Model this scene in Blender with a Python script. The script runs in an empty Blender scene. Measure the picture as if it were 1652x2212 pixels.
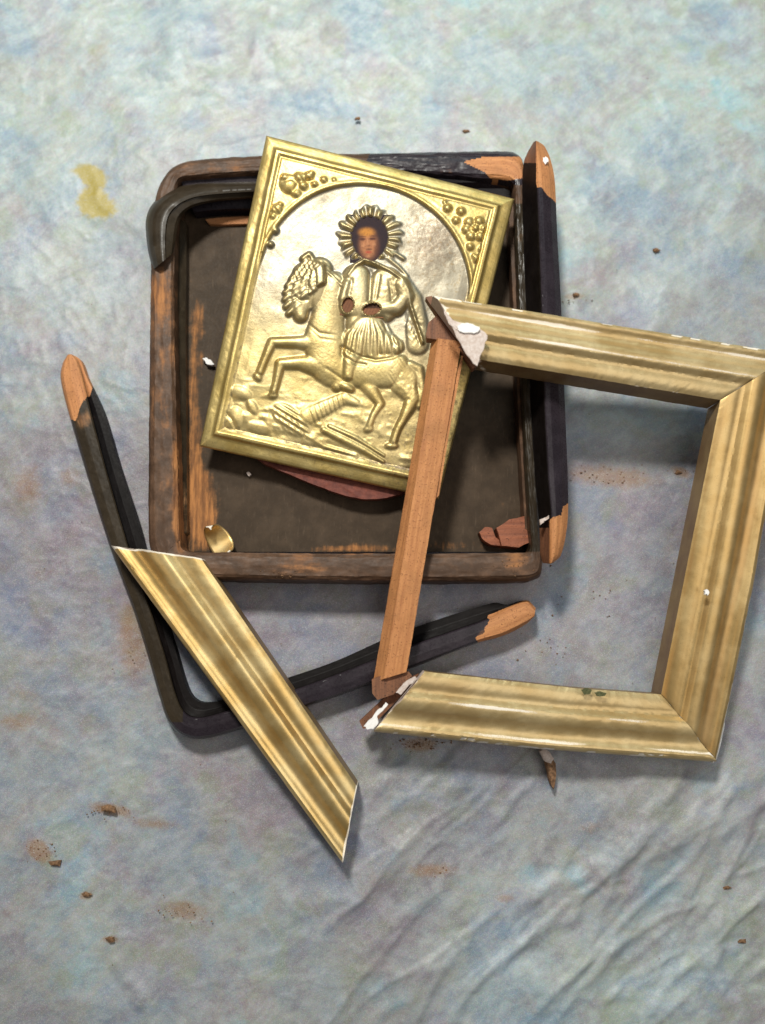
import bpy, bmesh, math, random
import numpy as np
from mathutils import Vector

# ------------------------------------------------------------------ camera, world, lamps
SC = bpy.context.scene
COL = SC.collection
W_PX, H_PX = 1652.0, 2212.0          # working pixel grid used to measure the photograph
FOC = 1885.0
TILT = math.radians(8.0)
DIST = 0.60
CAM = np.array([0.0, -DIST * math.sin(TILT), DIST * math.cos(TILT)])
cd = bpy.data.cameras.new('camera')
cam = bpy.data.objects.new('camera', cd)
COL.objects.link(cam)
cam.location = CAM
cam.rotation_euler = (TILT, 0, 0)
cd.sensor_fit = 'VERTICAL'
cd.sensor_height = 24.0
cd.lens = 24.0 * FOC / H_PX
cd.clip_start = 0.01
cd.clip_end = 50
cd.dof.use_dof = True
cd.dof.focus_distance = 0.565
cd.dof.aperture_fstop = 1.8
SC.camera = cam

world = bpy.data.worlds.new('World')
SC.world = world
world.use_nodes = True
bg = world.node_tree.nodes['Background']
bg.inputs[0].default_value = (0.50, 0.58, 0.66, 1)
bg.inputs[1].default_value = 0.15


def lamp(name, loc, aim, sx, sy, power, color):
    d = bpy.data.lights.new(name, 'AREA')
    d.shape = 'RECTANGLE'
    d.size, d.size_y, d.energy, d.color = sx, sy, power, color
    o = bpy.data.objects.new(name, d)
    o.location = loc
    o.rotation_euler = (Vector(aim) - Vector(loc)).to_track_quat('-Z', 'Y').to_euler()
    COL.objects.link(o)
    return o


lamp('window_key_light', (-0.20, 0.66, 1.12), (0, 0.05, 0), 0.16, 0.16, 17.5, (1.0, 0.985, 0.91))
lamp('window_glow_light', (0.45, 1.30, 1.00), (0, 0.15, 0), 0.9, 0.6, 3.8, (0.60, 0.90, 1.0))
lamp('side_window_light', (0.52, -0.10, 1.10), (0.05, 0, 0), 0.75, 0.85, 4.0, (1.0, 0.95, 0.88))
lamp('warm_fill_light', (-1.2, -0.4, 0.9), (0, 0, 0), 0.5, 0.5, 1.6, (1.0, 0.80, 0.55))  # warm fill added for bounce on the gilding; no lamp stands there

vs = SC.view_settings
vs.view_transform = 'Standard'
vs.look = 'None'
vs.exposure = 0.0
vs.gamma = 1.0

# ------------------------------------------------------------------ measuring helpers
ct, st = math.cos(TILT), math.sin(TILT)
RX = np.array([1.0, 0, 0])
UP = np.array([0, ct, st])
FW = np.array([0, st, -ct])


def P(x, y, z=0.0):
    """point at height z (cm) above the table that the photograph shows at (x, y)"""
    d = RX * (x - W_PX / 2) - UP * (y - H_PX / 2) + FW * FOC
    t = (z * 0.01 - CAM[2]) / d[2]
    return CAM + d * t


def proj(v):
    """table points -> photograph grid"""
    v = np.asarray(v) - CAM
    dep = v @ FW
    return np.stack([W_PX / 2 + FOC * (v @ RX) / dep, H_PX / 2 - FOC * (v @ UP) / dep], -1)


def vnoise(x, y, seed=0):
    xi, yi = np.floor(x).astype(int), np.floor(y).astype(int)
    fx, fy = x - xi, y - yi
    fx, fy = fx * fx * (3 - 2 * fx), fy * fy * (3 - 2 * fy)

    def h(a, b):
        n = np.sin(a * 127.1 + b * 311.7 + seed * 74.7) * 43758.5453
        return n - np.floor(n)
    return (h(xi, yi) * (1 - fx) + h(xi + 1, yi) * fx) * (1 - fy) + (h(xi, yi + 1) * (1 - fx) + h(xi + 1, yi + 1) * fx) * fy


def fbm(x, y, seed=0, octv=4):
    s, a, t = 0, 1.0, 0
    for i in range(octv):
        s = s + a * vnoise(x * 2 ** i, y * 2 ** i, seed + i * 13)
        t += a
        a *= 0.5
    return s / t


def smooth(a, b, x):
    t = np.clip((x - a) / (b - a), 0, 1)
    return t * t * (3 - 2 * t)


# ------------------------------------------------------------------ object helpers
def tag(o, label, cat, group=None):
    o['label'] = label
    o['category'] = cat
    if group:
        o['group'] = group
    return o


def thing(name, label, cat, loc, group=None):
    o = bpy.data.objects.new(name, None)
    o.empty_display_size = 0.02
    COL.objects.link(o)
    o.location = loc
    return tag(o, label, cat, group)


def mesh_obj(name, verts, faces, m, parent=None, attrs=None, colors=None, sharp=35, label=None):
    verts = np.asarray(verts, dtype=float)
    off = np.array([0.0, 0, 0])
    if parent is not None:
        off = np.array(parent.location)
        if parent.parent is not None:
            off = off + np.array(parent.parent.location)
    else:
        off = np.array([verts[:, 0].mean(), verts[:, 1].mean(), verts[:, 2].min()])
    me = bpy.data.meshes.new(name)
    me.from_pydata((verts - off).tolist(), [], [list(map(int, f)) for f in faces])
    me.update()
    if attrs:
        for k, v in attrs.items():
            a = me.attributes.new(k, 'FLOAT', 'POINT')
            a.data.foreach_set('value', np.asarray(v, dtype=np.float32).ravel())
    if colors is not None:
        a = me.attributes.new('paint', 'FLOAT_COLOR', 'POINT')
        c = np.ones((len(verts), 4), dtype=np.float32)
        c[:, :3] = colors
        a.data.foreach_set('color', c.ravel())
    me.materials.append(m)
    me.polygons.foreach_set('use_smooth', [True] * len(me.polygons))
    me.set_sharp_from_angle(angle=math.radians(sharp))
    o = bpy.data.objects.new(name, me)
    COL.objects.link(o)
    if parent is None:
        o.location = off
    else:
        o.parent = parent
    if label:
        o['label'] = label
    return o


def submesh(verts, faces, keep, attrs):
    f = [fc for fc, k in zip(faces, keep) if k]
    used = sorted({i for fc in f for i in fc})
    mp = {u: i for i, u in enumerate(used)}
    idx = np.array(used, dtype=int)
    return verts[idx], [[mp[i] for i in fc] for fc in f], {k: v[idx] for k, v in attrs.items()}


def crom(pts, n, smoothed=True):
    pts = np.asarray(pts, dtype=float)
    k = len(pts)
    seg = np.linalg.norm(np.diff(pts, axis=0), axis=1)
    cum = np.concatenate([[0], np.cumsum(seg)])
    return pts, cum


def resample_rails(rails, n, smoothed=True):
    rails = [np.asarray(r, dtype=float) for r in rails]
    mean = sum(rails) / len(rails)
    seg = np.linalg.norm(np.diff(mean, axis=0), axis=1)
    cum = np.concatenate([[0], np.cumsum(seg)])
    k = len(mean)
    tt = np.linspace(0, cum[-1], n)
    i = np.clip(np.searchsorted(cum, tt, side='right') - 1, 0, k - 2)
    f = ((tt - cum[i]) / (cum[i + 1] - cum[i]))[:, None]
    out = []
    for r in rails:
        p1, p2 = r[i], r[i + 1]
        if not smoothed or k < 3:
            out.append(p1 + (p2 - p1) * f)
            continue
        m = np.zeros_like(r)
        m[1:-1] = (r[2:] - r[:-2]) / (cum[2:] - cum[:-2])[:, None]
        m[0] = (r[1] - r[0]) / (cum[1] - cum[0])
        m[-1] = (r[-1] - r[-2]) / (cum[-1] - cum[-2])
        h = (cum[i + 1] - cum[i])[:, None]
        f2, f3 = f * f, f * f * f
        out.append((2 * f3 - 3 * f2 + 1) * p1 + (f3 - 2 * f2 + f) * h * m[i] + (-2 * f3 + 3 * f2) * p2 + (f3 - f2) * h * m[i + 1])
    return out


def loft(rails, n=200, sub=3, bottom=0.0, smoothed=True, jitter=0.0, seed=1, closed_path=False, ends=(0, 0), bottoms=None):
    """rails: list of polylines of 3D points (outer to inner), skinned, with walls dropping to height `bottom` (cm).
    ends: ragged depth of the two end cuts, in metres"""
    R = resample_rails(rails, n, smoothed)
    rows = []
    for a, b in zip(R[:-1], R[1:]):
        for j in range(sub):
            rows.append(a + (b - a) * (j / sub))
    rows.append(R[-1])
    L0, L1 = rows[0].copy(), rows[-1].copy()
    if bottoms is not None:
        b0, b1 = resample_rails(bottoms, n, smoothed)
    else:
        b0, b1 = L0.copy(), L1.copy()
        b0[:, 2] = bottom * 0.01
        b1[:, 2] = bottom * 0.01
    nw = 4
    left = [b0 + (L0 - b0) * (j / nw) for j in range(nw)]
    right = [L1 + (b1 - L1) * (j / nw) for j in range(1, nw + 1)]
    rows = left + rows + right
    G = np.array(rows)                     # m x n x 3
    m = len(rows)
    if jitter:
        uu = np.linspace(0, m * 0.35, m)[:, None] + np.zeros((1, n))
        vv = np.linspace(0, n * 0.12, n)[None, :] + np.zeros((m, 1))
        for c in range(3):
            G[:, :, c] += (fbm(uu, vv, seed + c * 7) - 0.5) * 2 * jitter
    if any(ends):
        axis = (G[:, -1] - G[:, 0]).mean(0)
        axis = axis / np.linalg.norm(axis)
        q = np.linspace(0, 6, m)
        e0 = fbm(q, q * 0 + 3.3, seed + 5) * ends[0]
        e1 = fbm(q, q * 0 + 9.1, seed + 9) * ends[1]
        sp = np.linalg.norm(G[m // 2, 1] - G[m // 2, 0])
        cols = np.arange(n)
        k0, k1 = max(1.0, ends[0] / sp * 2.5), max(1.0, ends[1] / sp * 2.5)
        w0, w1 = np.exp(-cols / k0), np.exp(-(n - 1 - cols) / k1)
        G += (e0[:, None] * w0[None, :])[..., None] * axis - (e1[:, None] * w1[None, :])[..., None] * axis
    V = G.reshape(-1, 3)
    F = []
    nn = n if not closed_path else n
    for i in range(m):
        i2 = (i + 1) % m
        for j in range(n - 1):
            F.append((i * n + j, i * n + j + 1, i2 * n + j + 1, i2 * n + j))
    F = [f[::-1] for f in F]
    caps = []
    if not closed_path:
        for j in (0, n - 1):
            loop = [i * n + j for i in range(m)]
            caps.append(loop if j == 0 else loop[::-1])
    # grid coordinates for grain
    gu = np.repeat(np.arange(m), n).astype(float)
    gv = np.tile(np.arange(n), m).astype(float)
    seglen = np.linalg.norm(np.diff(G[m // 2], axis=0), axis=1)
    along = np.tile(np.concatenate([[0], np.cumsum(seglen)]), m)
    rowlen = np.linalg.norm(np.diff(G[:, n // 2], axis=0), axis=1)
    across = np.repeat(np.concatenate([[0], np.cumsum(rowlen)]), n)
    return V, F, caps, {'along': along, 'across': across, 'ru': gu / (m - 1), 'rv': gv / (n - 1)}


def face_centers(V, F):
    return np.array([V[list(f)].mean(0) for f in F])


# ------------------------------------------------------------------ materials
def new_mat(name):
    m = bpy.data.materials.new(name)
    m.use_nodes = True
    nt = m.node_tree
    return m, nt, nt.nodes['Principled BSDF']


class NT:
    def __init__(s, nt):
        s.nt = nt

    def n(s, typ, **kw):
        nd = s.nt.nodes.new(typ)
        for k, v in kw.items():
            if k.startswith('i_'):
                nd.inputs[k[2:].replace('_', ' ')].default_value = v
            else:
                setattr(nd, k, v)
        return nd

    def link(s, a, b):
        s.nt.links.new(a, b)

    def attr(s, name):
        return s.n('ShaderNodeAttribute', attribute_name=name)

    def noise(s, vec, scale, detail=4, rough=0.6, dist=0.0):
        nd = s.n('ShaderNodeTexNoise')
        nd.inputs['Scale'].default_value = scale
        nd.inputs['Detail'].default_value = detail
        nd.inputs['Roughness'].default_value = rough
        nd.inputs['Distortion'].default_value = dist
        if vec is not None:
            s.link(vec, nd.inputs['Vector'])
        return nd

    def ramp(s, fac, stops):
        nd = s.n('ShaderNodeValToRGB')
        el = nd.color_ramp.elements
        el[0].position, el[0].color = stops[0][0], (*stops[0][1], 1)
        el[1].position, el[1].color = stops[-1][0], (*stops[-1][1], 1)
        for p, c in stops[1:-1]:
            e = el.new(p)
            e.color = (*c, 1)
        s.link(fac, nd.inputs['Fac'])
        return nd.outputs['Color']

    def mix(s, fac, a, b, blend='MIX'):
        nd = s.n('ShaderNodeMix', data_type='RGBA', blend_type=blend)
        for sock, v in ((nd.inputs[0], fac), (nd.inputs[6], a), (nd.inputs[7], b)):
            if isinstance(v, (int, float)):
                sock.default_value = v
            elif isinstance(v, tuple):
                sock.default_value = (*v, 1)
            else:
                s.link(v, sock)
        return nd.outputs[2]

    def math(s, op, a, b=None, clamp=False):
        nd = s.n('ShaderNodeMath', operation=op, use_clamp=clamp)
        for sock, v in ((nd.inputs[0], a), (nd.inputs[1], b)):
            if v is None:
                continue
            if isinstance(v, (int, float)):
                sock.default_value = v
            else:
                s.link(v, sock)
        return nd.outputs[0]

    def step(s, v, lo, hi):
        nd = s.n('ShaderNodeMapRange', interpolation_type='SMOOTHSTEP')
        s.link(v, nd.inputs['Value'])
        nd.inputs['From Min'].default_value = lo
        nd.inputs['From Max'].default_value = hi
        return nd.outputs['Result']

    def grain_vec(s, sx, sy):
        """vector running along / across a moulding"""
        a, c = s.attr('along'), s.attr('across')
        cb = s.n('ShaderNodeCombineXYZ')
        s.link(s.math('MULTIPLY', a.outputs['Fac'], sx), cb.inputs[0])
        s.link(s.math('MULTIPLY', c.outputs['Fac'], sy), cb.inputs[1])
        return cb.outputs[0]

    def coord(s):
        return s.n('ShaderNodeTexCoord').outputs['Object']

    def bump(s, h, strength, dist, bsdf, prev=None):
        nd = s.n('ShaderNodeBump')
        nd.inputs['Strength'].default_value = strength
        nd.inputs['Distance'].default_value = dist
        s.link(h, nd.inputs['Height'])
        if prev is not None:
            s.link(prev, nd.inputs['Normal'])
        s.link(nd.outputs[0], bsdf.inputs['Normal'])
        return nd.outputs[0]


def mat_bare_wood(name, light=(0.60, 0.265, 0.10), dark=(0.38, 0.145, 0.055), mesh_uv=True):
    m, nt, b = new_mat(name)
    t = NT(nt)
    g = t.grain_vec(25, 420) if mesh_uv else t.coord()
    n1 = t.noise(g, 1.0 if mesh_uv else 160, 5, 0.65)
    n2 = t.noise(t.coord(), 60, 4, 0.6)
    c = t.ramp(n1.outputs['Fac'], [(0.25, dark), (0.45, tuple((a + d) / 2 for a, d in zip(light, dark))), (0.62, light)])
    c = t.mix(t.math('MULTIPLY', t.step(n2.outputs['Fac'], 0.42, 0.72), 0.6), c, tuple(x * 0.62 for x in light))
    n3 = t.noise(t.coord(), 900, 3, 0.6)
    c = t.mix(t.step(n3.outputs['Fac'], 0.57, 0.70), c, tuple(x * 0.6 for x in dark))
    t.link(c, b.inputs['Base Color'])
    b.inputs['Roughness'].default_value = 0.62
    b.inputs['Specular IOR Level'].default_value = 0.35
    h = t.math('ADD', n1.outputs['Fac'], t.math('MULTIPLY', n3.outputs['Fac'], 0.5))
    t.bump(h, 0.5, 0.0008, b)
    return m


def mat_worn(name, coat, bare, bare2, rough=0.45, bump=0.0008, spec=0.5, scuff=1.5):
    """old coat of varnish or lacquer; attribute 'wear' brings the bare wood through"""
    m, nt, b = new_mat(name)
    t = NT(nt)
    w = t.attr('wear').outputs['Fac']
    g = t.grain_vec(40, 300)
    ng = t.noise(g, 1.0, 5, 0.65)
    nb = t.noise(t.coord(), 75, 5, 0.65)
    nf = t.noise(t.coord(), 700, 3, 0.6)
    s = t.math('ADD', w, t.math('MULTIPLY', t.math('SUBTRACT', nb.outputs['Fac'], 0.5), 0.9))
    s = t.math('ADD', s, t.math('MULTIPLY', t.math('SUBTRACT', ng.outputs['Fac'], 0.5), 0.55))
    mask = t.step(s, 0.34, 0.78)
    coatc = t.mix(t.step(nb.outputs['Fac'], 0.35, 0.7), coat, tuple(min(1, x * scuff + 0.002) for x in coat))
    ns = t.noise(t.grain_vec(90, 500), 1.0, 4, 0.7)
    coatc = t.mix(t.math('MULTIPLY', t.step(ns.outputs['Fac'], 0.55, 0.75), 0.4), coatc, tuple(x * 3 + 0.015 for x in coat))
    coatc = t.mix(t.math('MULTIPLY', t.step(nf.outputs['Fac'], 0.60, 0.75), 0.35), coatc, tuple(x * 2.2 + 0.01 for x in coat))
    barec = t.mix(t.step(ng.outputs['Fac'], 0.36, 0.64), bare2, bare)
    t.link(t.mix(mask, coatc, barec), b.inputs['Base Color'])
    r = t.math('ADD', rough, t.math('MULTIPLY', mask, 0.25))
    r = t.math('ADD', r, t.math('MULTIPLY', t.math('SUBTRACT', nf.outputs['Fac'], 0.5), 0.35))
    t.link(r, b.inputs['Roughness'])
    b.inputs['Specular IOR Level'].default_value = spec
    h = t.math('ADD', t.math('MULTIPLY', nb.outputs['Fac'], 0.7), t.math('MULTIPLY', ng.outputs['Fac'], 0.4))
    h = t.math('SUBTRACT', h, t.math('MULTIPLY', mask, 0.35))
    t.bump(h, 0.3, bump, b)
    return m


def mat_gilt(name, gold, pale, bole, rough=0.36, metal=0.8, bole_amt=0.5, grain=1.0):
    """water gilding over gesso; attribute 'wear' shows the chalky gesso"""
    m, nt, b = new_mat(name)
    t = NT(nt)
    w = t.attr('wear').outputs['Fac']
    g = t.grain_vec(16, 120)
    ng = t.noise(g, 1.0, 5, 0.6)
    nb = t.noise(t.coord(), 38, 5, 0.6)
    nf = t.noise(t.coord(), 1100, 3, 0.6)
    c = t.mix(t.step(nb.outputs['Fac'], 0.35, 0.68), gold, pale)
    bo = t.attr('bole').outputs['Fac']
    bm = t.step(t.math('ADD', t.math('MULTIPLY', ng.outputs['Fac'], 0.9), t.math('MULTIPLY', bo, 0.5)), 0.62, 0.92)
    c = t.mix(t.math('MULTIPLY', bm, bole_amt), c, bole)
    c = t.mix(t.math('MULTIPLY', t.step(nf.outputs['Fac'], 0.56, 0.72), 0.35), c, tuple(x * 0.5 for x in gold))
    s = t.math('ADD', w, t.math('MULTIPLY', t.math('SUBTRACT', ng.outputs['Fac'], 0.5), 1.1))
    s = t.math('ADD', s, t.math('MULTIPLY', t.math('SUBTRACT', nf.outputs['Fac'], 0.5), 0.3))
    mask = t.step(s, 0.42, 0.66)
    gesso = t.mix(nb.outputs['Fac'], (0.90, 0.84, 0.72), (0.84, 0.72, 0.58))
    t.link(t.mix(mask, c, gesso), b.inputs['Base Color'])
    t.link(t.math('MULTIPLY', t.math('SUBTRACT', 1.0, mask), metal), b.inputs['Metallic'])
    r = t.math('ADD', rough, t.math('MULTIPLY', t.math('SUBTRACT', nb.outputs['Fac'], 0.5), 0.3))
    t.link(t.math('ADD', r, t.math('MULTIPLY', mask, 0.35)), b.inputs['Roughness'])
    h = t.math('ADD', ng.outputs['Fac'], t.math('MULTIPLY', nf.outputs['Fac'], 0.25))
    h = t.math('SUBTRACT', h, t.math('MULTIPLY', mask, 0.6))
    t.bump(h, 0.35, 0.0006 * grain, b)
    return m


def mat_brass(name):
    m, nt, b = new_mat(name)
    t = NT(nt)
    sv = t.attr('silver').outputs['Fac']
    nb = t.noise(t.coord(), 55, 5, 0.6)
    nf = t.noise(t.coord(), 420, 4, 0.65)
    ns = t.noise(t.coord(), 1500, 2, 0.5)
    c = t.mix(t.step(nb.outputs['Fac'], 0.35, 0.65), (0.53, 0.38, 0.125), (0.67, 0.51, 0.205))
    c = t.mix(sv, c, t.mix(t.step(nb.outputs['Fac'], 0.3, 0.7), (0.25, 0.215, 0.155), (0.34, 0.305, 0.235)))
    ta = t.attr('tarnish_dim').outputs['Fac']
    c = t.mix(t.step(t.math('ADD', ta, t.math('MULTIPLY', t.math('SUBTRACT', nf.outputs['Fac'], 0.5), 1.2)), 0.25, 0.95), c, (0.15, 0.115, 0.085))
    c = t.mix(t.math('MULTIPLY', t.step(nf.outputs['Fac'], 0.53, 0.75), 0.55), c, (0.26, 0.18, 0.07))
    c = t.mix(t.math('MULTIPLY', t.step(ns.outputs['Fac'], 0.62, 0.75), 0.5), c, (0.18, 0.13, 0.06))
    t.link(c, b.inputs['Base Color'])
    b.inputs['Metallic'].default_value = 0.80
    r = t.math('ADD', 0.33, t.math('MULTIPLY', nf.outputs['Fac'], 0.22))
    t.link(r, b.inputs['Roughness'])
    h = t.math('ADD', nf.outputs['Fac'], t.math('MULTIPLY', nb.outputs['Fac'], 1.0))
    t.bump(h, 0.3, 0.0004, b)
    return m


def mat_plain(name, c1, c2, scale=200, rough=0.7, spec=0.3, bumpd=0.0006, detail=5):
    m, nt, b = new_mat(name)
    t = NT(nt)
    n = t.noise(t.coord(), scale, detail, 0.65)
    t.link(t.ramp(n.outputs['Fac'], [(0.33, c1), (0.66, c2)]), b.inputs['Base Color'])
    b.inputs['Roughness'].default_value = rough
    b.inputs['Specular IOR Level'].default_value = spec
    t.bump(n.outputs['Fac'], 0.5, bumpd, b)
    return m


def mat_paint(name):
    m, nt, b = new_mat(name)
    t = NT(nt)
    a = t.attr('paint')
    n = t.noise(t.coord(), 900, 3, 0.6)
    c = t.mix(t.step(n.outputs['Fac'], 0.45, 0.75), a.outputs['Color'], t.mix(0.4, a.outputs['Color'], (0.05, 0.02, 0.012)))
    t.link(c, b.inputs['Base Color'])
    b.inputs['Roughness'].default_value = 0.6
    b.inputs['Specular IOR Level'].default_value = 0.15
    return m


def mat_sheet():
    m, nt, b = new_mat('dusty_sheet')
    t = NT(nt)
    co = t.coord()
    a = t.noise(co, 13, 6, 0.62, 0.4)
    mp = t.n('ShaderNodeMapping')
    mp.inputs['Location'].default_value = (3.1, 7.7, 1.3)
    t.link(co, mp.inputs[0])
    c2 = t.noise(mp.outputs[0], 17, 6, 0.62, 0.3)
    mp2 = t.n('ShaderNodeMapping')
    mp2.inputs['Location'].default_value = (13.1, -4.7, 5.3)
    t.link(co, mp2.inputs[0])
    c3 = t.noise(mp2.outputs[0], 22, 6, 0.65, 0.3)
    c4 = t.noise(mp2.outputs[0], 90, 5, 0.6, 0.2)
    base = t.ramp(a.outputs['Fac'], [(0.36, (0.27, 0.34, 0.385)), (0.46, (0.355, 0.42, 0.425)), (0.55, (0.39, 0.42, 0.38)), (0.66, (0.345, 0.48, 0.505))])
    base = t.mix(t.math('MULTIPLY', t.step(c2.outputs['Fac'], 0.50, 0.66), 0.5), base, (0.36, 0.28, 0.31))
    base = t.mix(t.math('MULTIPLY', t.step(c3.outputs['Fac'], 0.50, 0.68), 0.5), base, (0.25, 0.34, 0.46))
    c5 = t.noise(mp.outputs[0], 34, 5, 0.6, 0.2)
    base = t.mix(t.math('MULTIPLY', t.step(c5.outputs['Fac'], 0.52, 0.66), 0.6), base, (0.32, 0.37, 0.27))
    c6 = t.noise(mp2.outputs[0], 48, 5, 0.65, 0.2)
    base = t.mix(t.math('MULTIPLY', t.step(c6.outputs['Fac'], 0.49, 0.66), 0.6), base, (0.27, 0.26, 0.28))
    base = t.mix(t.math('MULTIPLY', t.step(c4.outputs['Fac'], 0.42, 0.72), 0.45), base, (0.54, 0.60, 0.585))
    # brushed diagonal streaks and coarse coloured fibres
    mp3 = t.n('ShaderNodeMapping')
    mp3.inputs['Rotation'].default_value = (0, 0, math.radians(-38))
    mp4 = t.n('ShaderNodeMapping')
    mp4.inputs['Scale'].default_value = (60, 230, 100)
    wob = t.n('ShaderNodeVectorMath', operation='MULTIPLY_ADD')
    t.link(t.noise(co, 9, 3, 0.5).outputs['Color'], wob.inputs[0])
    wob.inputs[1].default_value = (0.05, 0.05, 0.0)
    t.link(co, wob.inputs[2])
    t.link(wob.outputs[0], mp3.inputs[0])
    t.link(mp3.outputs[0], mp4.inputs[0])
    mp3 = mp4
    st_ = t.noise(mp3.outputs[0], 1.0, 4, 0.65)
    base = t.mix(t.math('MULTIPLY', t.step(st_.outputs['Fac'], 0.50, 0.70), 0.26), base, (0.58, 0.62, 0.64))
    base = t.mix(t.math('MULTIPLY', t.step(st_.outputs['Fac'], 0.50, 0.32), 0.22), base, (0.22, 0.22, 0.26))
    cg = t.noise(co, 650, 2, 0.6)
    base = t.mix(0.16, base, cg.outputs['Color'], 'OVERLAY')
    # grey-violet tint of the lower cloth, with the light falloff painted in
    falloff_tint = t.attr('falloff_tint').outputs['Fac']
    base = t.mix(falloff_tint, base, t.mix(1.0, base, (0.60, 0.51, 0.57), 'MULTIPLY'))
    br = t.attr('brown').outputs['Fac']
    sm = t.noise(co, 260, 4, 0.65)
    bm = t.step(t.math('ADD', br, t.math('MULTIPLY', t.math('SUBTRACT', sm.outputs['Fac'], 0.5), 0.9)), 0.2, 1.1)
    base = t.mix(t.math('MULTIPLY', bm, 0.62), base, (0.27, 0.16, 0.085))
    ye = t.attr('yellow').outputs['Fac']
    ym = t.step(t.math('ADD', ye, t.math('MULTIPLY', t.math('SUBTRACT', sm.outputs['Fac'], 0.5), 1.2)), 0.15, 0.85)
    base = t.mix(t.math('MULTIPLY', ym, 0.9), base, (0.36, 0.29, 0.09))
    f = t.noise(co, 1100, 3, 0.7)
    base = t.mix(t.math('MULTIPLY', t.step(f.outputs['Fac'], 0.46, 0.72), 0.30), base, (0.16, 0.16, 0.17))
    f2 = t.noise(co, 2100, 2, 0.5)
    base = t.mix(t.math('MULTIPLY', t.step(f2.outputs['Fac'], 0.50, 0.72), 0.35), base, (0.72, 0.72, 0.72))
    hs = t.n('ShaderNodeHueSaturation')
    hs.inputs['Saturation'].default_value = 1.3
    t.link(base, hs.inputs['Color'])
    t.link(hs.outputs['Color'], b.inputs['Base Color'])
    b.inputs['Roughness'].default_value = 0.45
    b.inputs['Specular IOR Level'].default_value = 0.5
    n1 = t.bump(c4.outputs['Fac'], 0.2, 0.003, b)
    n2 = t.bump(sm.outputs['Fac'], 0.2, 0.0007, b, n1)
    t.bump(f.outputs['Fac'], 0.25, 0.0004, b, n2)
    return m


M_SHEET = mat_sheet()
M_TABLE = mat_plain('table_brown', (0.08, 0.035, 0.015), (0.16, 0.07, 0.03), 60)
M_BARE = mat_bare_wood('bare_pine')
M_BAREDARK = mat_bare_wood('bare_reddish_wood', (0.25, 0.105, 0.05), (0.10, 0.042, 0.024))
M_LACQ = mat_worn('black_lacquer', (0.019, 0.014, 0.018), (0.42, 0.20, 0.09), (0.22, 0.09, 0.04), rough=0.30, bump=0.00022, spec=0.30)
M_LACQ2 = mat_worn('brown_black_lacquer', (0.026, 0.0185, 0.011), (0.42, 0.21, 0.09), (0.20, 0.09, 0.04), rough=0.36, bump=0.0003, spec=0.2)
M_DARK = mat_worn('shaded_dark_wood', (0.0045, 0.003, 0.0028), (0.20, 0.09, 0.04), (0.10, 0.04, 0.02), rough=0.5, bump=0.0003, spec=0.1)  # near-black wood that paints the shade of the rebate and rail side
M_CASE = mat_worn('worn_case_wood', (0.066, 0.036, 0.021), (0.40, 0.175, 0.065), (0.17, 0.075, 0.035), scuff=2.1, rough=0.52, spec=0.22)
M_FLOOR = mat_worn('case_back_board', (0.046, 0.030, 0.018), (0.46, 0.20, 0.07), (0.20, 0.09, 0.04), rough=0.6, spec=0.15)
M_GILT = mat_gilt('aged_gilding', (0.49, 0.34, 0.145), (0.62, 0.47, 0.24), (0.42, 0.24, 0.11), rough=0.38, metal=0.45, bole_amt=0.32, grain=0.35)
M_GILT2 = mat_gilt('bright_gilding', (0.74, 0.49, 0.18), (0.88, 0.68, 0.34), (0.50, 0.25, 0.07), rough=0.43, metal=0.88, bole_amt=0.38, grain=0.12)
M_GILT3 = mat_gilt('brown_gilding', (0.56, 0.365, 0.14), (0.70, 0.50, 0.23), (0.36, 0.17, 0.055), rough=0.42, metal=0.8, bole_amt=0.4, grain=0.12)
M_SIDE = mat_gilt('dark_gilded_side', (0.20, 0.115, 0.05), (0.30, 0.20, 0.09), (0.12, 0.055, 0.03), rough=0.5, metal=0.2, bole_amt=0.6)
M_GESSO = mat_plain('broken_gesso', (0.50, 0.39, 0.33), (0.68, 0.59, 0.54), 500, 0.8)
M_GESSOW = mat_plain('white_gesso', (0.80, 0.76, 0.72), (0.88, 0.86, 0.84), 500, 0.7)
M_BRASS = mat_brass('gilt_brass_sheet')
M_RED = mat_plain('red_painted_wood', (0.09, 0.02, 0.013), (0.19, 0.05, 0.03), 260, 0.6)
M_PAINT = mat_paint('icon_painting')
M_BLOCK = mat_bare_wood('reddish_block_wood', (0.34, 0.11, 0.05), (0.16, 0.05, 0.028))
M_CRUMB = mat_plain('wood_crumb', (0.10, 0.055, 0.03), (0.34, 0.19, 0.10), 600, 0.8)

# ------------------------------------------------------------------ setting: table and sheet
tb = mesh_obj('table', [(-1.2, -1.2, -0.012), (1.2, -1.2, -0.012), (1.2, 1.4, -0.012), (-1.2, 1.4, -0.012)], [(0, 1, 2, 3)], M_TABLE)
tb['kind'] = 'structure'


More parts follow.
